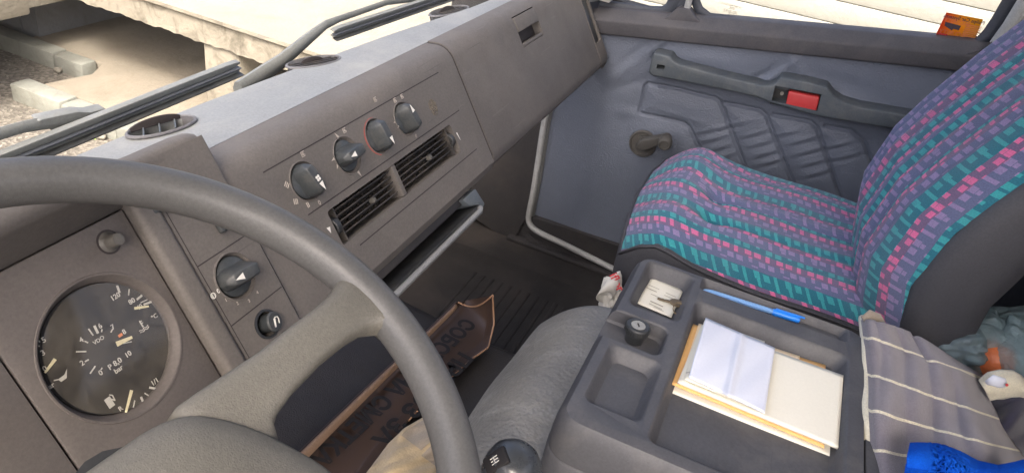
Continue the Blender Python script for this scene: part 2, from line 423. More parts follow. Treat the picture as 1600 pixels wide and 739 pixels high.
# woven seat fabric: bands of teal, pink and lilac blocks; UV in metres (u across the seat, v along it)
def seat_fabric():
    m = NT('seat_fabric')
    nz = m.n('TexNoise'); nz.inputs['Scale'].default_value = 420; nz.inputs['Detail'].default_value = 2; m.l(m.uv(), nz.inputs['Vector'])
    vm = m.n('VectorMath'); vm.operation = 'MULTIPLY_ADD'; m.l(nz.outputs['Color'], vm.inputs[0]); vm.inputs[1].default_value = (.0012, .0012, 0); m.l(m.uv(), vm.inputs[2])
    sp = m.n('SeparateXYZ'); m.l(vm.outputs[0], sp.inputs[0]); u, v = sp.outputs[0], sp.outputs[1]
    PU, PV = .130, .052          # repeat of the woven motif across and along the seat
    U = m.math('MULTIPLY', m.math('FRACT', m.math('DIVIDE', m.math('SUBTRACT', 1.49, u), PU)), PU)
    q = m.math('FRACT', m.math('DIVIDE', m.math('MULTIPLY', v, -1.0), PV))
    def inside(f, lo, hi): return m.math('MULTIPLY', m.math('GREATER_THAN', f, lo), m.math('LESS_THAN', f, hi))
    bands = [(0, .028, [(.0, .11, 0, 1), (.36, .19, 0, .52), (.66, .2, .08, .56), (.42, .11, .52, 1)]),
             (.028, .045, [(.10, .16, 0, .5), (.46, .18, 0, .42), (.44, .2, .46, 1), (.72, .2, .46, .98)]),
             (.045, .067, [(.0, .12, 0, .9), (.36, .2, .05, .5), (.64, .2, .08, .56), (.40, .14, .54, .80)]),
             (.067, .084, [(.12, .12, .05, .42), (.43, .2, .15, .82), (.72, .2, .18, .85)]),
             (.084, .102, [(.08, .13, 0, 1), (.42, .21, .08, .82), (.72, .21, .10, .84)]),
             (.102, .126, [(.06, .12, 0, .55), (.38, .2, .22, .72), (.67, .2, .25, .75), (.14, .2, .78, .92)])]
    blk = None
    for (lo, hi, rects), ph0 in zip(bands, (0, .35, .1, .62, .28, .8)):
        qs = m.math('FRACT', m.math('ADD', q, ph0))
        for q0, w, a0, a1 in rects:
            r = m.math('MULTIPLY', inside(qs, q0, q0 + w), inside(U, lo + (hi - lo) * a0, lo + (hi - lo) * a1))
            blk = r if blk is None else m.math('MAXIMUM', blk, r)
    wn1 = m.n('TexWhiteNoise'); wn1.noise_dimensions = '2D'
    cb = m.n('CombineXYZ'); m.l(m.math('FLOOR', m.math('DIVIDE', u, .011)), cb.inputs[0]); m.l(m.math('FLOOR', m.math('DIVIDE', v, .0115)), cb.inputs[1]); m.l(cb.outputs[0], wn1.inputs['Vector'])
    fr = m.math('DIVIDE', U, PU)
    st_ = [0, .2223, .3572, .5318, .6667, .8096]
    BG = (srgb(46, 116, 134), srgb(118, 100, 132), srgb(100, 108, 142)); FG = (srgb(66, 166, 170), srgb(224, 114, 162), srgb(150, 134, 176))
    bg = m.ramp(fr, [(p_, BG[i % 3]) for i, p_ in enumerate(st_)], 'CONSTANT')
    fg = m.ramp(fr, [(p_, FG[i % 3]) for i, p_ in enumerate(st_)], 'CONSTANT')
    a = m.mix(m.math('MULTIPLY', blk, m.rng(wn1.outputs['Value'], 0, 1, .78, 1.0)), bg, fg)
    a = m.mix(m.rng(m.noise(8, 6, .65), .45, .75, 0, .25), a, srgb(120, 116, 130))
    a = m.mix(m.rng(m.noise(520, 2, .7, co=m.uv()), .3, .7, 0, 1), m.mix(1.0, a, g((1, 1, 1), .80), 'MULTIPLY'), m.mix(1.0, a, g((1, 1, 1), 1.16), 'MULTIPLY'))
    weave = m.n('TexWave'); weave.wave_type = 'BANDS'; weave.bands_direction = 'DIAGONAL'; weave.inputs['Scale'].default_value = 380; weave.inputs['Distortion'].default_value = 1.5; weave.inputs['Detail'].default_value = 2; m.l(m.uv(), weave.inputs['Vector'])
    a = m.mix(.35, a, m.mix(weave.outputs['Fac'], g((1, 1, 1), .45), (1, 1, 1, 1)), 'MULTIPLY')
    m.l(a, m.b.inputs['Base Color'])
    m.b.inputs['Roughness'].default_value = .95; m.b.inputs['Specular IOR Level'].default_value = .2
    m.b.inputs['Sheen Weight'].default_value = .25
    m.bump(weave.outputs['Fac'], .5, .0008)
    m.bump(blk, .4, .0008)
    return m.m
M['fabric'] = seat_fabric()

def towel_mat(name, c, stripes=None, sc=700, st=.8, stripec=None, soil=0, ww=.012, sheen=.35):
    m = NT(name)
    a = m.mix(m.rng(m.noise(12, 7, .65), .3, .7, 0, 1), g(c, .86), g(c, 1.1))
    if soil: a = m.mix(m.rng(m.noise(5, 5, .6), .52, .72, 0, soil), a, srgb(206, 188, 164))
    if stripes:
        sp = m.n('SeparateXYZ'); m.l(m.uv(), sp.inputs[0])
        for q in stripes:
            d = m.math('ABSOLUTE', m.math('SUBTRACT', sp.outputs[1], q))
            a = m.mix(m.math('LESS_THAN', d, ww), a, stripec)
    a = m.mix(m.rng(m.noise(500, 3, .6), .35, .7, 0, .5), a, g(c, .6))
    m.l(a, m.b.inputs['Base Color']); m.b.inputs['Roughness'].default_value = 1; m.b.inputs['Specular IOR Level'].default_value = .1
    m.b.inputs['Sheen Weight'].default_value = sheen
    m.bump(m.noise(sc, 4, .65), st, .002)
    return m.m
M['towel'] = towel_mat('grey_towel', srgb(126, 121, 128), (.10, .317, .515, .70), 800, .6, srgb(236, 228, 198), soil=.25, ww=.0075)
M['bluetowel'] = towel_mat('blue_terry', srgb(14, 84, 196), None, 420, 1.0, sheen=0)
M['navy'] = towel_mat('navy_fleece', srgb(58, 58, 74), None, 700, .5)
M['creamcloth'] = towel_mat('cream_cloth', srgb(226, 220, 196), None, 700, .4)
M['beige'] = towel_mat('beige_canvas', srgb(186, 168, 136), None, 90, 1.0)
M['greypatch'] = towel_mat('grey_canvas_patch', srgb(150, 140, 126), None, 600, .5)
M['wrap'] = plain('white_wrapper', srgb(206, 204, 196), .5, var=.06, vs=20, gamp=.02)
M['redprint'] = plain('red_print', srgb(190, 50, 56), .6, var=.05)

m = NT('brown_sheet')
c = srgb(74, 59, 51)
a = m.mix(m.rng(m.noise(6, 6, .6), .3, .7, 0, 1), g(c, .8), g(c, 1.1))
m.l(a, m.b.inputs['Base Color']); m.l(m.rng(m.noise(9, 4, .6), .3, .7, .34, .5), m.b.inputs['Roughness'])
M['sheet'] = m.m
M['sheetedge_lit'] = plain('sheet_edge', srgb(166, 130, 102), .5, var=.08)  # tan paints the lit rim of the sheet
M['sheetcurl_lit'] = plain('sheet_curl', srgb(140, 116, 96), .4, var=.12, vs=10)  # paler tan carries the highlight along the curled lip
M['ink'] = plain('black_ink', srgb(20, 17, 17), .7, var=.05)

m = NT('dial_face')
a = m.mix(m.rng(m.noise(90, 6, .75), .55, .85, 0, .4), srgb(24, 23, 23), srgb(70, 65, 60))
m.l(a, m.b.inputs['Base Color']); m.b.inputs['Roughness'].default_value = .7
M['dial'] = m.m

m = NT('thin_plastic_bag')
t = m.n('BsdfTransparent'); t.inputs[0].default_value = (.80, .88, .90, 1)
m.b.inputs['Base Color'].default_value = srgb(186, 210, 218); m.b.inputs['Roughness'].default_value = .28
x = m.n('MixShader'); x.inputs[0].default_value = .42
m.l(t.outputs[0], x.inputs[1]); m.l(m.b.outputs[0], x.inputs[2]); m.l(x.outputs[0], m.out.inputs[0])
m.bump(m.voro(70, 'DISTANCE_TO_EDGE'), .8, .01)
m.bump(m.noise(60, 6, .7, dist=2.0), .8, .012)
M['bag'] = m.m
m = NT('clear_blue_pen')
t = m.n('BsdfTransparent'); t.inputs[0].default_value = (.62, .82, 1, 1)
m.b.inputs['Base Color'].default_value = srgb(150, 196, 240); m.b.inputs['Roughness'].default_value = .15
x = m.n('MixShader'); x.inputs[0].default_value = .6
m.l(t.outputs[0], x.inputs[1]); m.l(m.b.outputs[0], x.inputs[2]); m.l(x.outputs[0], m.out.inputs[0])
M['penbarrel'] = m.m
m = NT('orange_peel')
m.l(m.mix(m.noise(25, 5, .6), srgb(196, 96, 54), srgb(226, 140, 92)), m.b.inputs['Base Color']); m.b.inputs['Roughness'].default_value = .45
m.bump(m.voro(260), .3, .001)
M['fruit'] = m.m
m = NT('sticker_print')
sp = m.n('SeparateXYZ'); m.l(m.uv(), sp.inputs[0])
a = m.ramp(sp.outputs[0], [(0, srgb(232, 110, 64)), (.35, srgb(236, 170, 60)), (1, srgb(232, 186, 60))])
m.l(a, m.b.inputs['Base Color']); m.b.inputs['Roughness'].default_value = .5
tl = m.n('BsdfTranslucent'); m.l(a, tl.inputs[0])
x = m.n('MixShader'); x.inputs[0].default_value = .8
m.l(m.b.outputs[0], x.inputs[1]); m.l(tl.outputs[0], x.inputs[2]); m.l(x.outputs[0], m.out.inputs[0])
M['sticker'] = m.m
M['stickerink'] = plain('sticker_ink', srgb(70, 60, 70), .6, var=.05)
M['grass'] = plain('weed_green', srgb(120, 150, 60), .8, var=.2, vs=60)

# ------------------------------------------------------------------ outside: ground, kerbs, platform, garage wall
GZ = -2.05
FLOOR = -1.15
DX = 1.755                      # inner plane of the passenger door
def struct(o): o['kind'] = 'structure'; return o

struct(MB().abox(-40, 60, -40, 60, GZ - .3, GZ).build('ground', M['asphalt']))
struct(MB().prism([V3(x, y, GZ + .002) for x, y in ((2.74, 1.0), (9, 1.0), (9, 4.4), (3.17, 4.4), (3.17, 3.80), (3.02, 3.72), (2.74, 3.78))], V3(0, 0, .088)).build('pavement', M['pave'], bevel=.02))
def kerb_stone(x0, x1, y0, y1, z, label, tilt=0):
    b = MB().abox(x0, x1, y0, y1, GZ - .05, z).build('kerb_stone', M['kerb'], bevel=.012, seg=2)
    tag(b, label, 'kerb stone', 'kerb stones along the pavement'); b.rotation_euler = (0, 0, tilt)
    return b
kz = GZ + .10
kerb_stone(3.055, 3.165, 4.075, 4.80, kz + .004, 'pale kerb stone at the far end beside the dark retaining wall')
kerb_stone(3.050, 3.160, 3.83, 4.062, kz, 'short kerb stone at the pavement corner above a small pebble')
kerb_stone(2.615, 2.735, 3.50, 3.87, kz, 'first kerb stone of the nearer row, at its open end')
kerb_stone(2.610, 2.730, 3.10, 3.488, kz - .004, 'kerb stone behind the wiper clip, second in the nearer row')
kerb_stone(2.600, 2.720, 2.35, 3.088, kz, 'kerb stone just above the dashboard top beside a pebble')
def pebble(p, r, label):
    b = MB(); ph = [rng.uniform(0, 6) for _ in range(6)]
    b.grid(lambda s, t: p + r * (1 + .18 * math.sin(3 * s * 6.283 + ph[0]) * math.sin(t * 3.14)) * V3(math.cos(s * 6.2832) * math.sin(t * 3.1416), math.sin(s * 6.2832) * math.sin(t * 3.1416), .75 * math.cos(t * 3.1416)), 14, 9)
    tag(b.build('pebble', M['slabtop'], merge=True), label, 'stone', 'pebbles by the kerb')
pebble(atz(91, 110, GZ + .02), .024, 'small pale pebble on the gravel at the kerb corner')
pebble(atz(158, 212, GZ + .02), .028, 'pinkish pebble beside the green weed at the kerb foot')
b = MB(); wp = atz(145, 208, GZ)
for k in range(46):
    a0 = rng.uniform(0, 6.28); L = rng.uniform(.03, .075); q = wp + V3(rng.gauss(0, .03), rng.gauss(0, .045), 0)
    d = V3(math.cos(a0), math.sin(a0), 0); s_ = V3(-d[1], d[0], 0) * .004
    b.add([q - s_, q + s_, q + d * L * .5 + V3(0, 0, L * .7) + s_ * .6, q + d * L * .9 + V3(0, 0, L * .8)], [(0, 1, 2), (0, 2, 3)])
tag(b.build('weed', M['grass']), 'small green weed tuft growing at the kerb foot', 'weed')

# platform: an L-shaped concrete deck on a pillar, with retaining walls underneath
pf = thing('concrete_platform', 'weathered concrete platform deck on a square pillar ahead of the windscreen', 'platform', (3.2, 3.0, GZ))
ex = 3.0
zt, zb = -1.362, -1.518
def deck_edge(s, t):
    y = .9 + 2.95 * s
    z = zb + (zt - zb) * t
    n_ = .004 * math.sin(y * 9.1 + 4 * t) * math.sin(y * 3.3) + .002 * math.sin(31 * y + 9 * t)
    lip = -.022 if t > .78 else 0
    if t == 0: z += .003 * math.sin(y * 17) + .003 * math.sin(y * 43) + .002 * math.sin(y * 91)
    return V3(ex + n_ * .6 + lip, y, z)
b = MB().grid(deck_edge, 240, 9)
b.build('deck_edge', M['concrete'], pf)
MB().abox(ex - .02, 14, .9, 4.1, zt - .02, zt).build('deck_slab', M['slabtop'], pf)
MB().abox(ex + .01, 14, .92, 3.8, zb + .015, zt - .022).build('deck_underside', M['concrete'], pf)
MB().abox(-4, 2.72, 3.72, 9, zb - .03, zt + .05).build('side_deck', M['concrete'], pf, bevel=.02)
MB().abox(2.72, 14, 4.1, 9, zt - .3, zt).build('rear_deck', M['slabtop'], pf)
pa, pb = atx(320, 110, ex + .02), atx(374, 105, ex + .02)
MB().abox(ex + .02, ex + .34, pb[1], pa[1], GZ, zb + .02).build('pillar', M['concrete'], pf, bevel=.012)
MB().abox(3.21, 14, 4.36, 4.5, GZ, zt - .31).build('retaining_wall', M['wallc'], pf)
MB().abox(3.21, 3.4, 4.51, 9, GZ, zt - .31).build('side_wall', M['wallc'], pf)

# sectional garage door seen through the passenger window
gw = thing('garage_door', 'cream sectional garage door with horizontal ribbed panels outside the passenger window', 'garage door', (5.2, 0, GZ))
gdir = nrm(V3(-.11, 1, 0)); gn = nrm(V3(-1, -.11, 0)); g0 = V3(4.5, -.4, 0)
ph_ = .118
for k in range(16):
    z0 = -1.62 + k * ph_
    MB().box(g0 + V3(0, 0, z0 + ph_ / 2 - .002), gdir * 4.0, V3(0, 0, ph_ / 2 - .002), gn * .012).build('panel', M['panel'], gw, bevel=.004)
MB().box(g0 - gn * .03 + V3(0, 0, -.9), gdir * 4.2, V3(0, 0, 1.3), gn * .012).build('backing', M['panel'], gw)

# ------------------------------------------------------------------ the cab shell
struct(MB().abox(-.55, 1.80, -1.1, .85, FLOOR - .04, FLOOR).build('cab_floor', M['mat']))
struct(MB().abox(-.55, 1.80, -1.0, .42, .60, .64).build('cab_roof', M['liner']))
struct(MB().abox(-.55, 1.80, -1.04, -1.0, FLOOR, -.12).abox(-.55, 1.80, -1.04, -1.0, .46, .6).abox(-.55, -.2, -1.04, -1.0, -.12, .46).abox(1.45, 1.80, -1.04, -1.0, -.12, .46).build('rear_wall', M['dark']))  # unseen rear wall; its window opening is added to brighten the cab
struct(MB().abox(.30, 1.74, -.66, -.63, FLOOR, -.16).build('added_dark_panel', M['dark'], bevel=.01))  # dark panel added to keep the space behind the seat dark
struct(MB().abox(-.55, 1.80, .80, .84, FLOOR, -.60).build('firewall', M['kick']))
# windscreen: leaning back, curved towards the passenger side
def ws_y(u): 
    return .635 - .16 * max(0, (u - .6)) ** 1.55 - .10 * max(0, (-.1 - u)) ** 1.5
def ws(u, z, o=0): return V3(u, ws_y(u) - .27 * (z + .41) + o, z)
struct(MB().abox(1.79, 1.82, .30, .84, FLOOR, -.44).build('front_side_panel', M['kick']))
wsg = thing('windscreen', 'large clear windscreen above the dashboard', 'windscreen', (.6, .63, -.42))
MB().grid(lambda s, t: ws(-.5 + 2.25 * s, -.43 + 1.0 * t), 40, 4).build('glass_pane', M['glass'], wsg)
MB().loft([[ws(-.5 + 2.25 * k / 40, -.43) + V3(0, a, c_) for a, c_ in ((-.004, -.03), (.02, -.03), (.02, -.012), (-.004, -.012))] for k in range(41)]).build('rubber_gasket', M['rubber'], wsg)
MB().tube([ws(1.75, -.43), ws(1.745, .6)], .035, 8).build('corner_post', M['liner'], wsg)

# wipers lie on the outside of the windscreen
WN = nrm(V3(0, 1, .27)); WP = V3(0, .665, -.41)
def wpx(x, y, o=0): return atp(x, y, WP + WN * o, WN)
def wiper(label, blade, bw, arm, wide, clip):
    t = thing('windscreen_wiper', label, 'wiper', wpx(*arm[0]), 'windscreen wipers')
    a, c = wpx(*blade[0]), wpx(*blade[1]); ax = nrm(c - a); sd_ = nrm(np.cross(WN, ax))
    def bar(o, w, h, n0, n1, e=.012):
        prof = []
        L = np.linalg.norm(c - a)
        for s, k in ((0, .35), (e, .85), (2.2 * e, 1), (L - 2.2 * e, 1), (L - e, .85), (L, .35)):
            p = a + ax * s + sd_ * o
            prof.append([p + sd_ * (w * k * i) + WN * (h + j) for i, j in ((-1, n0), (1, n0), (.8, n1), (-.8, n1))])
        return prof
    MB().loft(bar(-bw * .45, bw * .52, .004, -.004, .004)).build('upper_spoiler', M['wiper'], t, bevel=.001)
    MB().loft(bar(bw * .22, bw * .17, .0, -.004, .003)).build('blade_channel', M['rubber'], t, bevel=.0008)
    MB().loft(bar(bw * .70, bw * .30, .002, -.004, .003)).build('lower_rail', M['wiper'], t, bevel=.0008)
    MB().loft(bar(bw * 1.05, bw * .09, -.004, -.006, .004)).build('wiping_rubber', M['black'], t)
    pts = [wpx(x, y, .016) for x, y in arm]
    MB().tube(pts, wide, 8, .55, WN).build('arm', M['wiper'], t, sharp=60)
    cl = [wpx(x, y, .012) for x, y in clip]
    MB().prism(cl, WN * .012).build('clip', M['wiper'], t, bevel=.0015)
wiper('grey windscreen wiper crossing the view of the kerb, its arm coming from outside the frame',
      ((-160, 318), (375, 103)), .0088, [(-160, 262), (-60, 232), (0, 209), (35, 199), (72, 192), (130, 186)], [.008, .008, .0078, .0075, .0085, .010],
      [(60, 190), (66, 187), (122, 175), (142, 176), (165, 170), (168, 176), (85, 207), (73, 199)])
wiper('grey windscreen wiper with bent arm rising from the middle of the dashboard top',
      ((521, 53), (760, -26)), .0078, [(372, 142), (402, 122), (440, 96), (480, 62), (509, 39), (530, 30), (565, 18), (605, 4), (640, 0), (680, -8)], [.017, .017, .015, .0125, .009, .0068, .0065, .0065, .0065, .007],
      [(640, -6), (655, 2), (690, -3), (690, -14)])

# ------------------------------------------------------------------ dashboard
dash = thing('dashboard', 'brown grey truck dashboard with rotary heater knobs, air vents and glove box', 'dashboard', (.7, .5, -.62))
def yz(u, y, z): return V3(u, y, z)
def fyz(v, h=0): p = F(0, v, h); return (p[1], p[2])
def face_profile(vb, h=0, back=.03, top=.519, lift=0):
    """closed (y, z) outline: up the face, over the rounded shoulder, along the top strip and back down inside"""
    P = [fyz(vb + .006, h - .004), fyz(vb + .012, h)]
    P += [fyz(-.10, h), fyz(-.03, h), fyz(.036, h)]
    a = np.array(fyz(.036, h)); c = np.array(fyz(.0585, h)); e = np.array((.4995 - h * .6, -.3922 + lift + h * .5))
    for k in range(1, 7):
        t = k / 6.0; P.append(tuple((1 - t) ** 2 * a + 2 * t * (1 - t) * c + t * t * e))
    P += [(top, -.3945 + lift + h * .4), (top + .012, -.45), (top + .03, -.56), fyz(vb - .012, -.075), fyz(vb, -.01)]
    return P
def face_loft(us, vb, **k): return MB().loft([[yz(u, *q) for q in face_profile(vb, **k)] for u in us])

# --- middle section with heater controls
KN = [(.6205, 0), (.7045, 0), (.775, 0), (.8475, 0)]
mid = face_loft((.520, .70, .86, 1.0285), -.150).build('centre_section', M['dash'], dash)
cuts = [MB().lathe(F(u, v, -.012), FN, [(.0001, 0), (.0165, 0), (.0238, .0125), (.0238, .03)], 40).build('c', M['dash']) for u, v in KN]
cuts.append(MB().fbox(.629, .948, -.089, -.0435, -.034, .02).build('c', M['dash'], bevel=.004))
carve(mid, cuts)
for (u0, u1, v) in ((.569, .974, .0325), (.600, .988, -.034), (.655, .993, -.102)):
    MB().fbox(u0, u1, v - .0007, v + .0007, -.001, .0002).build('seam', M['groove'], mid)
def knob(u, v, a, ptr, ring=None, r=.0212, hh=.0):
    c = F(u, v, hh)
    kb = MB().lathe(c, FN, [(.0001, -.010), (.0165, -.010), (r - .001, -.005), (r - .0012, -.002), (r - .003, -.0006), (.0001, .0004)], 40).build('knob', M['knob'], dash)
    d = FU * math.cos(a) + FV * math.sin(a); s = np.cross(FN, d)
    L = r * .985
    prof = []
    for k in range(9):
        q = -L + 2 * L * k / 8; e = 1 - (abs(q) / L) ** 6
        w0, w1, top = .0125 * (.35 + .65 * e), .0060 * (.4 + .6 * e), .0105 + .0085 * e ** .5
        prof.append([c + d * q + s * x + FN * h for x, h in ((-w0, -.004), (w0, -.004), (w1, top), (-w1, top))])
    MB().loft(prof).build('grip', M['knob'], kb, bevel=.0014, seg=3, sharp=50)
    # white pointer lies on the grip top
    top = .0193
    p0 = c + d * ptr * .017 + FN * top; p1 = c + d * ptr * .006 + FN * top
    MB().prism([p0, p1 + s * .0034, p1 - s * .0034], FN * .0003).build('pointer', M['white'], kb)
    return kb, c, d, s
def ang(p, q): a = fp(*p, .015); b_ = fp(*q, .015); return math.atan2(b_[1] - a[1], b_[0] - a[0])
k1, c1, d1, s1 = knob(*KN[0], ang((463, 256), (497, 305)), 1)
k2, c2, d2, s2 = knob(*KN[1], ang((563, 232), (528, 257)), 1)
k3, c3, d3, s3 = knob(*KN[2], ang((581, 189), (606, 236)), 1)
k4, c4, d4, s4 = knob(*KN[3], ang((649, 205), (623, 162)), 1)
b = MB()
for k in range(4):
    q = k * math.pi / 2 + .78; cc = c1 + FN * .0193 + d1 * .0005
    b.lathe(cc + (d1 * math.cos(q) + s1 * math.sin(q)) * .0024, FN, [(.0017, 0), (.0017, .0003)], 10); 
b.build('fan_symbol', M['white'], k1)
prof = []
for k in range(25):
    q = math.radians(75 + 175 * k / 24); cc, ss = math.cos(q), math.sin(q); w = .0006 + .0016 * (k / 24 if k < 12 else 1 - k / 30)
    prof.append([F(KN[2][0] + cc * rr, ss * rr, h) for rr, h in ((.0240, .0001), (.0240 + 2 * w, .0001), (.0240 + 2 * w, .0004), (.0240, .0004))])
MB().loft(prof).build('red_scale', M['redmark'], mid)
for i, (u, v) in enumerate(KN):
    MB().lathe(F(u, v), FN, [(.0235, -.0004), (.0235, .0007), (.0246, .0006), (.0252, -.0004)], 44, ring=True).build('knob_surround', M['dash'], mid)
b = MB()
def pict(x, y, s=.0032):
    u, v = fp(x, y)
    b.fbox(u - s, u + s, v + s * .7, v + s, 0, .0004).fbox(u - s, u - s * .7, v - s, v + s, 0, .0004).fbox(u + s * .5, u + s, v - s * .6, v - s * .3, 0, .0004).fbox(u - s * .5, u + s * .8, v - s, v - s * .75, 0, .0004)
    b.lathe(F(u, v), FN, [(s * .55, 0), (s * .55, .0004), (s * .3, .0004), (s * .3, 0)], 12)
for q in ((473, 241), (538, 204), (586, 156), (617, 157), (628, 151)): pict(*q)
b.build('pictograms', M['faded'], mid)['kind'] = 'stuff'
b = MB()
def tri(x, y, a, s=.0042):
    u, v = fp(x, y); d = (math.cos(a), math.sin(a)); n_ = (-d[1], d[0])
    b.prism([F(u + d[0] * s, v + d[1] * s), F(u - d[0] * s + n_[0] * s * .5, v - d[1] * s + n_[1] * s * .5), F(u - d[0] * s - n_[0] * s * .5, v - d[1] * s - n_[1] * s * .5)], FN * .0004)
tri(526, 212, 2.0); tri(520, 250, 3.3, .003); tri(527, 261, 3.9, .003); tri(562, 272, 5.0); tri(616, 192, 3.2, .002); tri(622, 199, 3.6, .002)
def bars(x, y, n, a):
    u, v = fp(x, y); d = np.array((math.cos(a), math.sin(a))); p = np.array((-d[1], d[0]))
    for k in range(n):
        cc = np.array((u, v)) + d * (k - (n - 1) / 2) * .0024
        b.box(F(cc[0], cc[1], .0002), (FU * d[0] + FV * d[1]) * .0005, (FU * p[0] + FV * p[1]) * .0032, FN * .0002)
bars(448, 289, 3, 2.2); bars(462, 315, 3, 2.8); bars(481, 320, 2, 3.1)
b.build('scale_marks', M['faded'], mid)['kind'] = 'stuff'
u, v = fp(499, 317); text('0', .008, F(u, v, .0003), FU, FV, M['faded'], 'numeral', mid)
u, v = fp(650, 213); text('0', .008, F(u, v, .0003), FU, FV, M['faded'], 'numeral', mid)
b = MB()
u, v = fp(716, 213); b.prism([F(u - .002, v + .006), F(u + .0005, v + .0062), F(u + .0015, v - .007)], FN * .0004)
u, v = fp(514, 360); b.prism([F(u - .002, v + .004), F(u + .004, v + .003), F(u + .001, v - .004)], FN * .0004)
b.build('vent_marks', M['white'], mid)['kind'] = 'stuff'
# worn patch of old glue where a badge was
b = MB(); u0, v0 = fp(677, 168)
for k in range(120):
    a_, r_ = rng.uniform(0, 6.28), .0125 * math.sqrt(rng.random()); p = F(u0 + r_ * math.cos(a_) * .8, v0 + r_ * math.sin(a_))
    b.lathe(p, FN, [(rng.uniform(.0006, .0016), -.0003), (rng.uniform(.0004, .001), rng.uniform(.0004, .0012)), (.0001, .0013)], 6)
b.build('glue_residue', plain('old_glue', srgb(104, 98, 88), .9, var=.3, vs=200), mid)['kind'] = 'stuff'

# --- centre air vents
vent = MB().fbox(.631, .946, -.0865, -.046, -.026, -.0235).build('vent_box', M['slat'], dash)
MB().fbox(.775, .784, -.0885, -.044, -.030, -.0008).build('vent_divider', M['dash'], vent, bevel=.001)
for (u0, u1) in ((.643, .773), (.786, .934)):
    for k in range(5):
        v_ = -.0515 - k * .0076
        c_ = F((u0 + u1) / 2, v_, -.012); t_ = nrm(FN + FV * .45); n2 = nrm(FV - FN * .45)
        MB().box(c_, FU * (u1 - u0) / 2, t_ * .0065, n2 * .0007).build('slat', M['slat'], vent, bevel=.0004)
    for k in range(9):
        uu = u0 + (u1 - u0) * (k + .5) / 9
        MB().fbox(uu - .0006, uu + .0006, -.086, -.047, -.0235, -.0195).build('fin', M['slat'], vent)
    um = (u0 + u1) / 2 + .008
    MB().fbox(um - .003, um + .003, -.0705, -.064, -.008, .0005).build('slider_tab', M['crank'], vent, bevel=.001)
for (uu, sgn) in ((.637, 1), (.940, -1)):
    MB().lathe(F(uu - .0045, -.066, -.010), FU, [(.0001, 0), (.0105, 0), (.0115, .001), (.0115, .008), (.0105, .009), (.0001, .009)], 36).build('thumb_wheel', M['black'], vent)
MB().fbox(.6425, .6445, -.0885, -.045, -.03, -.003).build('vent_end_plate', M['slat'], vent)
MB().fbox(.9325, .9345, -.0885, -.045, -.03, -.003).build('vent_end_plate', M['slat'], vent)

# --- open shelf with grey rail under the middle section
sh = MB().loft([[yz(u, *q) for q in (fyz(-.176, .0), fyz(-.176, -.09), fyz(-.184, -.09), fyz(-.186, .0))] for u in (.63, .945)]).build('under_shelf', M['black'], dash)
MB().loft([[yz(u, *q) for q in (fyz(-.1505, -.012), fyz(-.1505, -.06), fyz(-.166, -.03), fyz(-.162, -.012))] for u in (.63, .93)]).build('shelf_lip', M['kick'], sh, bevel=.002)
MB().tube([F(.66, -.1830, .004), F(.926, -.1835, .004), F(.934, -.181, .001)], .0048, 10).build('shelf_rail', M['rail'], sh)
MB().prism([F(.905, -.153, -.003), F(.95, -.153, -.003), F(.9495, -.181, .003), F(.93, -.186, .003), F(.936, -.176, 0), F(.915, -.168, -.003)], -FN * .05).build('shelf_end', M['handle'], sh, bevel=.002)

# --- passenger side body and glove box
body = face_loft((1.031, 1.30, 1.70), -.146, h=-.030).build('passenger_section', M['dash'], dash)
def lid_profile():
    P = [fyz(-.146, -.014), fyz(-.144, -.008), fyz(-.137, -.0025), fyz(-.125, .0), fyz(-.03, .0), fyz(.036, .0)]
    a = np.array(fyz(.036, .0)); c = np.array(fyz(.0595, .0)); e = np.array((.4995, -.3905))
    for k in range(1, 7):
        t = k / 6.0; P.append(tuple((1 - t) ** 2 * a + 2 * t * (1 - t) * c + t * t * e))
    P += [(.519, -.3930), (.519, -.415), fyz(.03, -.024), fyz(-.13, -.024)]
    return P
def sq(P, k):   # shrink the outline a little for the rounded ends
    c = np.mean(np.array(P), 0); return [tuple(c + (np.array(p) - c) * k) for p in P]
LP = lid_profile()
def inset(P, d):
    return [(y + d * .35, z - d) if i < 13 else (y, z) for i, (y, z) in enumerate(P)]
lid = MB().loft([[yz(u, *q) for q in inset(LP, d)] for u, d in ((1.0340, .0), (1.3, 0), (1.6465, 0))]).build('glove_box_lid', M['dash'], dash, sharp=45)
carve(lid, [MB().fbox(1.285, 1.392, -.006, .0525, -.0185, .03).build('c', M['dash'], bevel=.002)])
MB().loft([[yz(u, *q) for q in face_profile(-.140, h=-.0016)] for u in (1.0280, 1.0345)]).build('lid_gap', M['groove'], dash)
MB().loft([[yz(u, *q) for q in face_profile(-.138, h=-.0016)] for u in (1.6465, 1.6515)]).build('lid_gap', M['groove'], dash)
MB().fbox(1.2865, 1.3905, -.0045, .051, -.0183, -.0165).build('latch_well', M['groove'], lid)
MB().loft([[F(u, v, h) for v, h in ((.0505, .0002), (.0235, .0025), (.0225, -.0015), (.050, -.007))] for u in (1.2875, 1.3895)]).build('latch_flap', M['dash'], lid, bevel=.0012)
MB().fbox(1.2865, 1.3905, -.0055, .0005, -.0165, -.0002).build('latch_ledge', M['dash'], lid, bevel=.001)
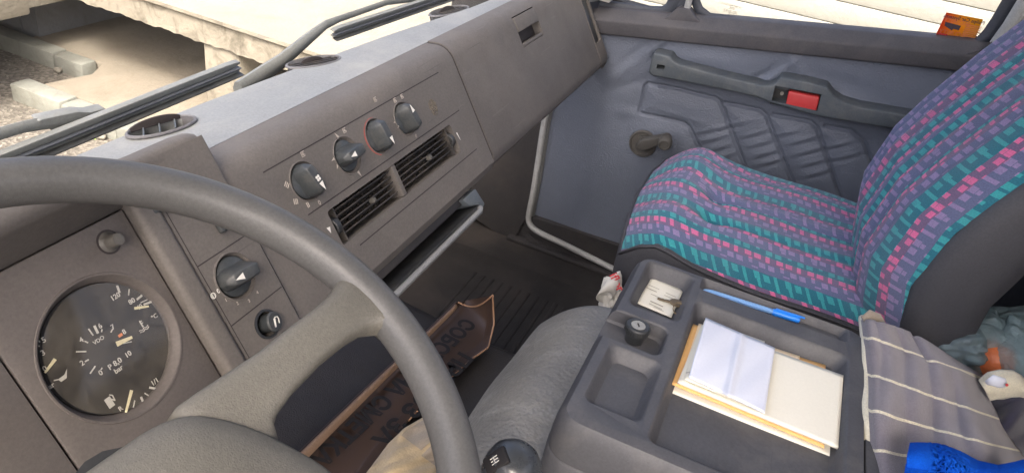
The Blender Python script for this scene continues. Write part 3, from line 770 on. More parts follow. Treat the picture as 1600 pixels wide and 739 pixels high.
# end cap with the grab recess beside the door
cap = MB().loft([[yz(u, *q) for q in inset(LP, d)] for u, d in ((1.6515, .002), (1.653, .0), (1.70, .0), (1.712, .003), (1.719, .010), (1.7215, .022))]).build('end_cap', M['dash'], dash, sharp=50)
carve(cap, [MB().fbox(1.655, 1.696, -.090, .016, -.016, .03).build('c', M['dash'], bevel=.008, seg=3), MB().fbox(1.660, 1.694, .026, .052, -.016, .03).build('c', M['dash'], bevel=.003)])
MB().fbox(1.6552, 1.6957, -.0897, .0157, -.0159, -.0035).build('recess_shade', M['black'], cap, bevel=.006)  # black blocks fill both recesses to give them a shaded look
MB().fbox(1.6602, 1.6937, .0263, .0517, -.0159, -.0035).build('recess_shade', M['black'], cap, bevel=.002)

# --- pale top pad
def ftop(u):
    if u < .63: return .625
    xs = [.63, .85, 1.03, 1.27, 1.5, 1.72]; ys = [.625, .606, .588, .556, .545, .545]
    return float(np.interp(u, xs, ys))
def ztop(u): return float(np.interp(u, [.6, 1.27, 1.7], [-.4065, -.3925, -.388]))
us = [-.45 + 2.14 * k / 60 for k in range(61)]
TN = nrm(V3(0, .011, .101)); TPp = V3(0, .519, -.3942)
pad = MB().loft([[yz(u, *q) for q in ((.5192, -.3942), (ftop(u) - .012, ztop(u) + .0005), (ftop(u) - .004, ztop(u) - .001), (ftop(u), ztop(u) - .006), (ftop(u) + .003, -.46), (.56, -.50), (.5325, -.452))] for u in us]).build('top_pad', M['top'], dash)
def tpx(x, y): return atp(x, y, TPp, TN)
TV = nrm(np.cross(TN, FU))
cuts, tv = [], []
for (p0, p1, b_) in (((197, 216), (306, 184), .021), ((447, 107), (532, 90), .021), ((672, 27), (730, 11), .021)):
    a, c = tpx(*p0), tpx(*p1); ctr = (a + c) / 2; half = np.linalg.norm(c - a) / 2; xd = nrm(c - a); tv.append((ctr, half, xd, b_))
    cuts.append(MB().lathe(ctr - TN * .022, TN, [(1, 0), (1, .05)], 40, xd, half * .92, b_ * .86).build('c', M['top']))
carve(pad, cuts)
for i, (ctr, half, xd, b_) in enumerate(tv):
    yd = np.cross(TN, xd)
    vt = MB().lathe(ctr, TN, [(.90, -.02), (.90, .0022), (.93, .0032), (.985, .0022), (1.0, .0004)], 48, xd, half, b_, ring=True)
    vt = vt.build('demister_vent', M['ventring'], dash)
    MB().lathe(ctr - TN * .021, TN, [(.0001, 0), (.91, 0), (.91, .002), (.0001, .002)], 40, xd, half, b_).build('vent_floor', M['ink'], vt)  # near-black floor paints the shade inside the hollow vent
    if i == 0:
        for q in (-.5, -.05, .4):
            MB().box(ctr + xd * q * half - TN * .008 + yd * .002, nrm(yd * .8 + xd * .45) * b_ * .75, TN * .009, xd * .0009).build('fin', M['handle'], vt)
    else:
        for q in (-.55, -.18, .18, .55):
            MB().box(ctr + yd * q * b_ * .85 - TN * .0035, xd * half * .9 * math.sqrt(1 - q * q * .9), TN * .004, yd * .0012).build('fin', M['slat'], vt)
    rr = half * (.42 if i else .80)
    arc = [ctr + xd * (math.cos(q) * rr + (half * (.02 if i else 0))) + TN * (math.sin(q) * rr * (.42 if i else .30) - .001) + yd * b_ * (.25 if i else .55) for q in (math.pi * k / 16 for k in range(17))]
    MB().prism(arc, yd * .0025).build('vane', M['groove'], vt, bevel=.0006)

# --- instrument binnacle
HV = .0           # height of the instrument panel over the face plane
DC = fp(178.5, 541.5)
DR = .0572
pan = MB().fbox(.2565, .403, -.172, .0655, -.03, HV).build('instrument_panel', M['dash2'], dash, bevel=.0015)
carve(pan, [MB().lathe(F(DC[0], DC[1], -.022), FN, [(.0001, 0), (DR - .001, 0), (DR, .0125), (DR + .0042, .0222), (DR + .0042, .05)], 72).build('c', M['dash2'])])
MB().fbox(-.45, .2545, -.172, .0655, -.03, HV).build('speedometer_panel', M['dash2'], dash, bevel=.0015)
MB().fbox(-.45, .43, -.17, .075, -.05, -.031).build('panel_backing', M['groove'], dash)
gauge = MB().lathe(F(DC[0], DC[1], -.0100), FN, [(.0001, 0), (DR - .0015, 0), (DR - .0015, .001), (.0001, .001)], 72).build('combined_gauge', M['dial'], dash)
MB().lathe(F(DC[0], DC[1]), FN, [(DR - .0008, -.0092), (DR - .0002, -.0075), (DR + .0034, -.0012), (DR + .0046, .0006), (DR + .0062, .0008), (DR + .0072, -.0006)], 72, ring=True).build('bezel', M['dash2'], gauge)
MB().lathe(F(DC[0], DC[1], -.0045), FN, [(.0001, 0), (DR - .0019, 0)], 64).build('dial_cover', M['dialglass'], gauge)
GH = -.0088
def gp(cx, cy, h=GH): return fp(40 + cx / 3.081, 420 + cy / 3.081, h)
def gline(bb, a, c, w, h=GH, w2=None):
    p, q = np.array(gp(*a, h)), np.array(gp(*c, h)); d = (q - p) / np.linalg.norm(q - p); n_ = np.array((-d[1], d[0])); w2 = w if w2 is None else w2
    bb.prism([F(*(p + n_ * w), h), F(*(p - n_ * w), h), F(*(q - n_ * w2), h), F(*(q + n_ * w2), h)], FN * .0004)
ticks = [((440, 80), (452, 115), 2), ((498, 97), (495, 128), 1), ((535, 148), (560, 127), 2), ((553, 163), (585, 148), 1), ((568, 172), (605, 158), 2),
         ((302, 288), (325, 320), 1.2), ((330, 273), (348, 310), 2.2), ((367, 290), (365, 304), 1), ((410, 305), (418, 290), 1), ((470, 358), (510, 350), 1), ((243, 398), (291, 397), 1.2),
         ((283, 347), (300, 355), 1), ((285, 446), (303, 436), 1.2), ((310, 503), (335, 467), 1.2), ((362, 485), (368, 475), 1), ((518, 667), (525, 632), 1), ((555, 615), (566, 642), 2),
         ((572, 597), (597, 613), 1), ((595, 570), (632, 577), 2), ((62, 345), (68, 352), 1), ((60, 370), (66, 372), 1)]
for a, c, w in ticks:
    bb = MB(); gline(bb, a, c, w * .00046); bb.build('tick', M['dialmark'], gauge)
for a, c, w, w2 in (((523, 190), (592, 180), .0012, .0008), ((437, 362), (512, 328), .0022, .0012), ((482, 690), (510, 583), .0009, .0014), ((92, 500), (142, 433), .0008, .0014)):
    bb = MB(); gline(bb, a, c, w, GH + .002, w2); bb.build('needle', M['cream'], gauge)
bb = MB(); gline(bb, (447, 325), (465, 313), .0012); bb.build('warning_mark', M['orange'], gauge)
for s, cx, cy, sz in (('120', 432, 134, .0062), ('80', 511, 156, .0062), ('40', 548, 184, .0058), ('6', 358, 275, .0062), ('7', 419, 280, .0062), ('8', 474, 303, .0062), ('4', 268, 342, .0062), ('2', 272, 453, .0062),
                      ('0', 361, 500, .0062), ('10', 493, 411, .0062), ('P 8,0', 430, 456, .0066), ('bar', 447, 483, .0062), ('VDO', 352, 343, .0048), ('°C', 620, 230, .0056), ('R', 457, 672, .0058), ('1/1', 622, 543, .0062),
                      ('5', 87, 342, .0062), ('3', 83, 404, .0062), ('0', 92, 480, .0062), ('bar', 116, 567, .0056)):
    u, v = gp(cx, cy); text(s, sz, F(u, v, GH + .0002), FU, FV, M['dialmark'], 'lettering', gauge, bold=.012)
bb = MB(); u, v = gp(406, 637)
bb.fbox(u - .0035, u + .002, v - .005, v + .004, GH, GH + .0004)
for a, c in (((u + .002, v + .001), (u + .004, v - .002)), ((u + .004, v - .002), (u + .0045, v + .003)), ((u + .0045, v + .003), (u + .0025, v + .005))):
    bb.tube([F(*a, GH), F(*c, GH)], .0005, 6)
u, v = gp(560, 270); bb.fbox(u - .0006, u + .0006, v - .002, v + .0045, GH, GH + .0004).fbox(u, u + .002, v + .003, v + .0037, GH, GH + .0004).fbox(u, u + .002, v + .001, v + .0017, GH, GH + .0004)
for k in (-.0035, -.0052): bb.tube([F(u - .005 + .0011 * i, v + k + .0006 * math.sin(i * 1.6), GH) for i in range(10)], .0004, 5)
u, v = gp(180, 522); bb.prism([F(u - .004, v + .001, GH), F(u - .003, v - .002, GH), F(u + .002, v - .002, GH), F(u + .006, v + .004, GH), F(u + .002, v + .0012, GH)], FN * .0004)
bb.tube([F(u - .004, v + .001, GH), F(u - .007, v + .0022, GH)], .0005, 5)
bb.build('symbols', M['dialmark'], gauge)['kind'] = 'stuff'
# reset stub
su, sv = fp(170, 378)
st = MB().lathe(F(su, sv, -.004), FN, [(.0001, 0), (.0088, 0), (.0092, .0045), (.0066, .007), (.0056, .017), (.0050, .019), (.0001, .0196)], 32).build('reset_button', M['crank'], dash)
MB().lathe(F(su, sv), FN, [(.0092, -.0005), (.0092, .0004), (.0108, .0003), (.0112, -.0005)], 32, ring=True).build('button_ring', M['groove'], st)

# ridge between the gauges and the switches
def bar_prof(u0, u1, v, h0, h1, r=.007):
    P = [F(u0, v, h0)]
    for k in range(7):
        q = math.pi - math.pi / 2 * k / 6; P.append(F(u0 + r + r * math.cos(q), v, h1 - r + r * math.sin(q)))
    for k in range(7):
        q = math.pi / 2 - math.pi / 2 * k / 6; P.append(F(u1 - r + r * math.cos(q), v, h1 - r + r * math.sin(q)))
    return P + [F(u1, v, h0)]
MB().loft([bar_prof(.4055, .431, v, -.03, .011) for v in (-.165, -.05, .06, .09)]).build('ridge', M['dash'], dash, sharp=60)
swp = MB().loft([bar_prof(.4315, .5165, v, -.03, .006, .004) for v in (-.165, -.05, .06, .095)]).build('switch_panel', M['dash'], dash, sharp=60)
LC, GC = fp(368, 431, .006), fp(417, 506, .006)
carve(swp, [MB().lathe(F(LC[0], LC[1], -.006), FN, [(.0001, 0), (.018, 0), (.0245, .0125), (.0245, .03)], 44).build('c', M['dash']),
            MB().lathe(F(GC[0], GC[1], -.02), FN, [(.0001, 0), (.0128, 0), (.0132, .05)], 40).build('c', M['dash'])])
for (u0, u1, v) in ((.436, .513, -.0125), (.436, .513, -.0795)):
    MB().fbox(u0, u1, v - .0006, v + .0006, .005, .0062).build('seam', M['groove'], swp)
MB().fbox(.4355, .4364, -.163, .09, .005, .0062).build('seam', M['groove'], swp)
k5, c5, d5, s5 = knob(LC[0], LC[1], ang((402, 418), (342, 452)), 1, r=.0218, hh=.006)
MB().lathe(F(LC[0], LC[1], .006), FN, [(.0238, -.0004), (.0238, .0008), (.0252, .0007), (.0258, -.0004)], 44, ring=True).build('knob_surround', M['dash'], swp)
b = MB(); u, v = fp(333, 462, .006)
b.lathe(F(u, v, .006), FN, [(.0032, 0), (.0032, .0004), (.0022, .0004), (.0022, 0)], 16).fbox(u - .008, u - .0045, v + .0018, v + .0025, .006, .0064).fbox(u - .008, u - .0045, v - .0004, v + .0003, .006, .0064).fbox(u - .008, u - .0045, v - .0026, v - .0019, .006, .0064)
b.build('lamp_symbol', M['white'], swp)
for s, x, y in (('0', 341, 455), ('1', 353, 469), ('2', 371, 474), ('3', 389, 470), ('4', 402, 457)):
    u, v = fp(x, y, .006); text(s, .0065 if s == '0' else .005, F(u, v, .0063), FU, FV, M['white'] if s == '0' else M['faded'], 'numeral', swp)
lg = MB().lathe(F(GC[0], GC[1], .004), FN, [(.0130, -.02), (.0130, .003), (.0156, .0028), (.0162, -.002)], 36, ring=True).build('cigarette_lighter', M['black'], dash)
ld = nrm(FN + FU * .12)
MB().lathe(F(GC[0] + .001, GC[1] - .0005, -.012), ld, [(.0001, 0), (.0095, 0), (.0095, .022), (.0106, .0235), (.0106, .0255), (.0095, .0268), (.0001, .0270)], 36).build('lighter_knob', M['knob'], lg)
b = MB(); cc = F(GC[0] + .001, GC[1] - .0005, -.012) + ld * .0271
b.tube([cc + FU * x + FV * y for x, y in ((-.004, -.0045), (-.0005, .0035), (.001, .0035), (-.0028, -.005), (-.004, -.0045))], .0005, 6).tube([cc + FU * x + FV * y for x, y in ((.001, .0042), (.0045, .003), (.0048, .0), (.003, -.004))], .0005, 6)
b.build('cigarette_symbol', M['white'], lg)
for (x, y, wu, wv, nm) in ((247, 324, .011, .017, 0), (352, 352, .011, .017, 1)):
    u, v = fp(x, y, .006); v += .012
    sw = MB().loft([[F(u + a, v + c_, h) for a, c_ in ((-wu, -wv), (wu, -wv), (wu, wv), (-wu, wv))] for h, a_ in ((.002, 0), (.0115, 0))]).build('rocker_switch', M['knob'], dash, bevel=.003, seg=3)
    if nm: MB().fbox(u + .003, u + .0055, v - .009, v - .002, .0114, .0118).build('pilot_light', M['green'], sw)

# hood over the instruments
def hood(u, k=0):
    def sm(a, c): w = min(1, max(0, (u - a) / (c - a))); return w * w * (3 - 2 * w)
    wl, wt = sm(.400, .431), sm(.31, .455)
    A_ = [fyz(v, h) for v, h in ((.0885, .028), (.0895, .036), (.094, .0435), (.1005, .0460), (.108, .0415))] + [(.478, -.341), (.497, -.3385), (.515, -.344), (.538, -.364)]
    B_ = [fyz(v, h) for v, h in ((.080, .0045), (.084, .0055), (.0885, .006), (.093, .006), (.098, .0053))] + [fyz(.1015, .0025), (.510, -.3555), (.521, -.3625), (.538, -.377)]
    P = [tuple(np.array(p) * (1 - w) + np.array(q) * w) for p, q, w in zip(A_, B_, (wl, wl, wl * .6 + wt * .4, wt, wt, wt, wt, wt, wt))]
    P += [(.560, -.395), (.565, -.42), (.53, -.43), fyz(.0665, -.02), fyz(.0665, -.002)]
    cen = np.array((.53, -.43))
    return [yz(u, *(cen + (np.array(p) - cen) * (1 - k))) for p in P]
hd = MB().loft([hood(u, k) for u, k in tuple((-.45 + .05 * i, 0) for i in range(16)) + ((.325, 0), (.35, 0), (.37, 0), (.385, 0), (.40, 0), (.408, 0), (.415, 0), (.422, 0), (.430, 0), (.445, 0), (.470, 0), (.494, .006), (.505, .025), (.512, .06), (.5165, .11), (.5178, .16))]).build('instrument_hood', M['dash'], dash, sharp=70)

# ------------------------------------------------------------------ steering wheel
WC = V3(.2003, .2535, -.3625); WTH = .43; WR = .2095
SN = nrm(V3(0, -math.sin(WTH), math.cos(WTH))); SU = V3(1, 0, 0); SV = np.cross(SN, SU)
def spx(x, y, h=0): return atp(x, y, WC + SN * h, SN)
sw = thing('steering_wheel', 'large grey steering wheel with padded spoke in front of the gauges', 'steering wheel', WC)
prof = []
for k in range(120):
    q = 2 * math.pi * k / 120; rad = SU * math.cos(q) + SV * math.sin(q); c = WC + rad * WR
    prof.append([c + .0156 * (math.cos(a) * rad * .98 + math.sin(a) * SN * 1.02) - SN * .002 * max(0, math.cos(a + 2.5)) for a in (2 * math.pi * i / 24 for i in range(24))])
MB().loft(prof, loop=True).build('rim', M['wheel'], sw, sharp=80)
def spoke(pairs, th, name):
    prof = []
    for (a, c, h) in pairs:
        p, q = spx(*a, h), spx(*c, h); m_ = (p + q) / 2; w = (q - p) / 2; ring = []
        for i in range(28):
            t = 2 * math.pi * i / 28; cs, sn = math.cos(t), math.sin(t); e = .62
            ring.append(m_ + w * math.copysign(abs(cs) ** e, cs) + SN * th * math.copysign(abs(sn) ** e, sn))
        prof.append(ring)
    return MB().loft(prof).build(name, M['spoke'], sw, sharp=80)
PR = [((262, 655), (400, 760), -.032), ((272, 640), (432, 692), -.029), ((305, 617), (425, 668), -.027), ((350, 588), (430, 652), -.024), ((400, 555), (455, 617), -.019), ((450, 515), (503, 567), -.013), ((485, 489), (540, 537), -.008), ((507, 470), (566, 521), -.005), ((522, 448), (598, 518), -.003), ((532, 425), (628, 545), -.002), ((548, 412), (655, 580), -.001)]
spoke(PR, .0125, 'spoke')
# the opposite spoke, mirrored about the hub
prof = []
for (a, c, h) in PR:
    p, q = spx(*a, h), spx(*c, h); p, q = (WC + SU * -np.dot(r - WC, SU) + SV * np.dot(r - WC, SV) + SN * h for r in (p, q)); m_ = (p + q) / 2; w = (q - p) / 2
    prof.append([m_ + w * math.cos(2 * math.pi * i / 20) + SN * .0125 * math.sin(2 * math.pi * i / 20) for i in range(20)])
MB().loft(prof).build('spoke', M['spoke'], sw, sharp=80)
hubpx = [(-20, 850), (60, 788), (120, 743), (190, 694), (245, 660), (295, 646), (350, 652), (410, 672), (470, 702), (525, 738), (575, 800), (560, 900), (420, 980), (200, 1000), (40, 960)]
HB = [spx(x, y, -.016) for x, y in hubpx]
hc = sum(HB) / len(HB)
def ringk(k, h): return [hc + (p - hc) * k + SN * h for p in HB]
def smooth_ring(P, n=4):
    out = []
    N_ = len(P)
    for i in range(N_):
        p0, p1, p2, p3 = P[i - 1], P[i], P[(i + 1) % N_], P[(i + 2) % N_]
        for j in range(n):
            t = j / n; out.append(.5 * ((2 * p1) + (p2 - p0) * t + (2 * p0 - 5 * p1 + 4 * p2 - p3) * t * t + (3 * p1 - p0 - 3 * p2 + p3) * t ** 3))
    return out
pad_ = MB().loft([smooth_ring(ringk(k, h)) for k, h in ((.97, -.05), (.995, -.022), (1.0, -.010), (.99, -.004), (.965, .0005), (.92, .003), (.7, .008), (.4, .011), (.1, .012))]).build('hub_pad', M['spoke'], sw, sharp=80)
MB().loft([smooth_ring(ringk(k, h)) for k, h in ((1.0, -.05), (1.022, -.022), (1.022, -.013), (1.003, -.0112))], cap=False).build('pad_edge', M['spoke'], pad_, sharp=80)
MB().tube([WC - SN * .05, WC - SN * .22], .03, 16).build('steering_column', M['black'], sw)

# ------------------------------------------------------------------ passenger door
door = thing('passenger_door', 'blue grey quilted vinyl passenger door with armrest and window crank', 'door', (DX, 0, FLOOR))
def dp(x, y): p = atx(x, y, DX); return np.array((p[1], p[2]))
def seglist(*pp): q = [dp(*p) for p in pp]; return list(zip(q[:-1], q[1:]))
SEAMS = seglist((1000, 173), (1003, 160), (1009, 133), (1014, 129), (1060, 138), (1118, 152), (1126, 158), (1164, 256), (1190, 330)) + seglist((1000, 173), (1003, 176), (1068, 190), (1078, 197), (1100, 242), (1120, 300)) \
    + seglist((1134, 160), (1188, 171), (1198, 179), (1237, 278), (1260, 340)) + seglist((1208, 178), (1266, 188), (1277, 198), (1316, 312), (1330, 350)) + seglist((1290, 195), (1330, 202), (1350, 220), (1400, 360))
SA = np.array([a for a, b_ in SEAMS]); SB = np.array([b_ for a, b_ in SEAMS]); SD = SB - SA; SL = (SD ** 2).sum(1)
WRK = []   # creases and puckers: centre px, direction px, length, width, depth
for (x, y, ax_, ay, L, w, dpt) in ((1025, 70, 16, -10, .05, .010, .004), (1000, 78, 20, -14, .05, .011, -.004), (1040, 72, 14, -14, .05, .008, -.003), (1190, 118, 22, -12, .05, .010, -.005), (1215, 112, 20, -14, .05, .010, .005), (1245, 100, 10, 14, .04, .01, .003), (1180, 128, 22, -6, .05, .008, .004), (1330, 130, 20, 6, .08, .014, -.003),
                                   (985, 130, 20, -7, .06, .012, -.003), (990, 175, 20, 3, .05, .014, .003), (975, 110, 18, -12, .07, .012, .003), (1060, 178, 20, 6, .08, .008, .002), (940, 130, 12, 20, .12, .03, -.003), (1300, 170, 25, 4, .12, .012, .003), (1350, 150, 25, 8, .12, .014, -.003), (1100, 90, 26, 3, .1, .016, .002), (1110, 108, 26, 6, .08, .012, -.002)):
    c = dp(x, y); d = dp(x + ax_, y + ay) - c; WRK.append((c, d / np.linalg.norm(d), L, w, dpt))
for (x, y) in ((1105, 200), (1112, 214), (1119, 228), (1128, 242), (1180, 205), (1190, 220), (1196, 236), (1202, 250), (1255, 215), (1263, 232), (1270, 250), (1278, 266), (1310, 222), (1322, 240), (1145, 192), (1225, 205)):
    for s_, o in ((1, 0), (-1, 7)):
        c = dp(x, y + o); d = dp(x + 20, y + o - 5) - c; WRK.append((c, d / np.linalg.norm(d), .034, .0055, .0018 * s_))
WC_ = np.array([w[0] for w in WRK]); WD_ = np.array([w[1] for w in WRK]); WL_ = np.array([w[2] for w in WRK]); WW_ = np.array([w[3] for w in WRK]); WH_ = np.array([w[4] for w in WRK])
def door_h(P):
    d = np.full(len(P), 9.0)
    for a_, dd_, l_ in zip(SA, SD, SL):
        t = np.clip(((P - a_) @ dd_) / l_, 0, 1); d = np.minimum(d, np.sqrt((((a_ + t[:, None] * dd_) - P) ** 2).sum(1)))
    h = .0085 * (1 - np.exp(-(d / .0034) ** 2)) + .0050 * (1 - np.exp(-(d / .022) ** 2))
    for c_, dr, L_, w_, hh_ in zip(WC_, WD_, WL_, WW_, WH_):
        r = P - c_; al = r @ dr; ac = r[:, 0] * -dr[1] + r[:, 1] * dr[0]
        h += hh_ * np.exp(-(al / L_) ** 2 - (ac / w_) ** 2)
    return h + .002 * np.sin(P[:, 0] * 17 + P[:, 1] * 9) * np.sin(P[:, 1] * 14 - P[:, 0] * 5)
ST = [dp(942, 51), dp(1510, 109)]
def sill_z(y, off=0): return ST[0][1] + (y - ST[0][0]) * (ST[1][1] - ST[0][1]) / (ST[1][0] - ST[0][0]) + off
ZB = dp(900, 393)[1] - .10
NY, NZ = 620, 330
gy, gz_ = np.meshgrid(.60 - 1.45 * np.arange(NY + 1) / NY, np.arange(NZ + 1) / NZ)
zz = ZB + (np.array([sill_z(y) for y in gy[0]])[None, :] + .012 - ZB) * gz_
hh = door_h(np.c_[gy.ravel(), zz.ravel()])
vb = MB(); vb.v = list(zip((DX - hh).tolist(), gy.ravel().tolist(), zz.ravel().tolist())); vb.uv = [(0, 0)] * len(vb.v)
vb.f = [(j * (NY + 1) + i, j * (NY + 1) + i + 1, (j + 1) * (NY + 1) + i + 1, (j + 1) * (NY + 1) + i) for j in range(NZ) for i in range(NY)]
vb.build('vinyl_panel', M['vinyl'], door, sharp=180)
MB().abox(DX + .02, DX + .06, -.85, .62, ZB - .05, -.50).build('outer_skin', M['frame'], door)
# lower trim of plain vinyl
l0, l1 = dp(832, 331), dp(965, 375)
def low_z(y): return l0[1] + (y - l0[0]) * (l1[1] - l0[1]) / (l1[0] - l0[0])
MB().loft([[V3(DX - a, y, z) for a, z in ((.004, ZB - .02), (.024, ZB - .02), (.024, low_z(y) - .003), (.020, low_z(y)), (.004, low_z(y)))] for y in (.60, .3, 0, -.3, -.85)]).build('lower_trim', M['kick'], door)
# window sill trim in two facets
def sill_prof(y):
    z = sill_z(y); ww = .055 + .004 * (y < .1)
    return [V3(DX - .012, y, z - .002), V3(DX - .028, y, z + .002), V3(DX - .030, y, z + .036), V3(DX - .004, y, z + .060), V3(DX + .03, y, z + .064), V3(DX + .03, y, z - .002)]
MB().loft([sill_prof(.60 - 1.2 * k / 12) for k in range(13)]).build('sill_trim', M['sill'], door, bevel=.004, seg=3, sharp=50)
# glass and window frame
GX = DX + .02
def gz(x, y, X=GX): return atx(x, y, X)
MB().grid(lambda s, t: V3(GX, .62 - 1.30 * s, sill_z(.62 - 1.3 * s) + .055 + .75 * t), 2, 2).build('window_pane', M['glass'], door)
div = [gz(1058, 34), gz(1066, 8), gz(1072, -30), gz(1080, -90), gz(1122, -340)]
MB().tube(div, .022, 10, .5, (1, 0, 0)).build('window_divider', M['rubber'], door)
MB().tube([gz(1073, 16, DX - .006), gz(1079, -8, DX - .006), gz(1095, -80, DX - .006), gz(1140, -340, DX - .006)], .0075, 8, .6, (1, 0, 0)).build('divider_strip', M['seal'], door)
MB().prism([gz(x, y, DX - .016) for x, y in ((1030, 33), (1044, 26), (1054, 16), (1061, 13), (1078, 15), (1086, 28), (1096, 35), (1096, 42), (1030, 40))], V3(.03, 0, 0)).build('divider_foot', M['sill'], door, bevel=.003, seg=2)
q = [gz(x, y, GX - .004) for x, y in ((915, 6), (960, 13), (1010, 20), (1035, 21), (1048, 14), (1056, -2), (1066, -60))]
MB().tube(q, .016, 10, .6, (1, 0, 0)).build('quarter_window_rubber', M['rubber'], door)
q = [gz(x, y, GX - .004) for x, y in ((1085, -60), (1086, 0), (1092, 16), (1108, 28), (1160, 36))]
MB().tube(q, .011, 10, .6, (1, 0, 0)).build('window_rubber', M['rubber'], door)
q = [gz(x, y, GX - .010) for x, y in ((1440, 72), (1500, 77), (1528, 70), (1546, 56), (1562, 33), (1580, 2), (1605, -45), (1760, -340))]
MB().tube(q, [.006, .009, .014, .016, .016, .016, .016, .016], 10, .8, (1, 0, 0)).build('window_rubber', M['rubber'], door)
q = [gz(x, y, GX - .03) for x, y in ((1556, 70), (1578, 40), (1600, 4), (1640, -60), (1800, -340))]
MB().tube(q, .013, 10, .9, (1, 0, 0)).build('rear_frame_edge', M['seal'], door)
MB().prism([gz(x, y, GX - .018) for x, y in ((1556, 72), (1580, 40), (1600, 8), (1640, -60), (1800, -340), (2000, -340), (1900, 160), (1600, 110))], V3(.03, 0, 0)).build('rear_frame', M['frame'], door)
MB().loft([[gz(x, y, DX + o) for x, y, o in ((1505, 108, -.014), (1500, 86, -.028), (1535, 78, -.026), (1556, 58, -.012), (1562, 66, .02), (1556, 112, .02))], [gz(x, y, DX + o) for x, y, o in ((1530, 112, -.014), (1530, 90, -.028), (1548, 80, -.026), (1560, 62, -.012), (1566, 68, .02), (1570, 112, .02))]]).build('sill_corner', M['sill'], door, bevel=.003)
# fine print etched on the glass
for s, x, y, sz in (('SICHERHEITSGLAS', 1142, 9, .006), ('43R', 1144, 14, .008), ('(E) 0193', 1141, 19, .009), ('DIN', 1140, 23, .005)):
    text(s, sz, gz(x, y, GX - .001), V3(0, -1, 0), V3(0, 0, 1), M['print'], 'etched_mark', door, mirror=True)

# armrest with red release
AX = DX - .062
top = [(1020, 83), (1047, 88), (1051, 95), (1058, 100), (1120, 117), (1190, 134), (1205, 134), (1212, 130), (1219, 121), (1255, 127), (1293, 137), (1297, 143), (1303, 151), (1318, 160), (1345, 168), (1420, 181), (1470, 188)]
bot = [(1470, 216), (1420, 206), (1345, 194), (1296, 186), (1270, 181), (1205, 162), (1180, 152), (1120, 139), (1060, 127), (1018, 119), (1013, 114)]
ar = MB().prism([atx(x, y, AX) for x, y in top + bot], V3(.058, 0, 0)).build('armrest', M['handle'], door, bevel=.005, seg=3, sharp=50)
carve(ar, [MB().prism([atx(x, y, AX - .02) for x, y in ((1210, 138), (1283, 152), (1276, 178), (1204, 162))], V3(.05, 0, 0)).build('c', M['handle']),
           MB().prism([atx(x, y, AX - .02) for x, y in ((1024, 104), (1036, 106), (1035, 113), (1022, 111))], V3(.05, 0, 0)).build('c', M['handle'])])
MB().prism([atx(x, y, AX + .028) for x, y in ((1210, 138), (1284, 152), (1277, 178), (1203, 162))], V3(.004, 0, 0)).build('release_well', M['black'], ar)
MB().prism([atx(x, y, AX + .001) for x, y in ((1232, 143), (1281, 152.5), (1275, 176.5), (1227, 166.5))], V3(.022, 0, 0)).build('release_lever', M['red'], ar, bevel=.004, seg=3)
MB().lathe(atx(1030, 109, AX + .018), (-1, 0, 0), [(.0001, 0), (.005, 0), (.005, .008), (.0025, .008), (.002, .004), (.0001, .004)], 16).build('screw', M['lock'], ar)
MB().lathe(atx(1222, 146, AX + .025), (-1, 0, 0), [(.0001, 0), (.004, 0), (.004, .004), (.0001, .004)], 16).build('screw', M['lock'], ar)

# window crank
cc = atx(1004, 225, DX - .020)
cr = MB().lathe(cc + V3(.006, 0, 0), (-1, 0, 0), [(.0001, 0), (.035, 0), (.0355, .006), (.0335, .0085), (.0305, .0085), (.029, .0055), (.0001, .0055)], 40).build('crank_plate', M['crank'], door)
hub_ = atx(1004, 227, DX - .045); tip = atx(1041, 216, DX - .062)
prof = []
for s_ in (-.016, 0, .25, .5, .75, 1.0, 1.12):
    p = hub_ + (tip - hub_) * max(0, min(1.1, s_)) if s_ >= 0 else hub_ - nrm(tip - hub_) * .018
    d = nrm(tip - hub_); w = nrm(np.cross(d, (1, 0, 0))); ww = {-.016: .006, 0: .0165, .25: .0155, .5: .0135, .75: .0115, 1.0: .0105, 1.12: .005}[s_]
    prof.append([p + w * a * ww + V3(1, 0, 0) * h for a, h in ((-1, .014), (1, .014), (.86, -.008), (-.86, -.008))])
MB().loft(prof).build('crank_arm', M['crank'], cr, bevel=.004, seg=3, sharp=50)
MB().lathe(hub_ + V3(.03, 0, 0), (-1, 0, 0), [(.0001, 0), (.019, 0), (.019, .02), (.0001, .02)], 28).build('crank_spindle', M['crank'], cr)
MB().lathe(tip + V3(.002, 0, 0), nrm(V3(-1, -.12, -.05)), [(.0001, 0), (.0135, 0), (.0125, .014), (.0155, .017), (.0175, .024), (.0172, .036), (.0145, .042), (.0115, .0435), (.0105, .0415), (.0001, .0415)], 32).build('crank_knob', M['crank'], cr)

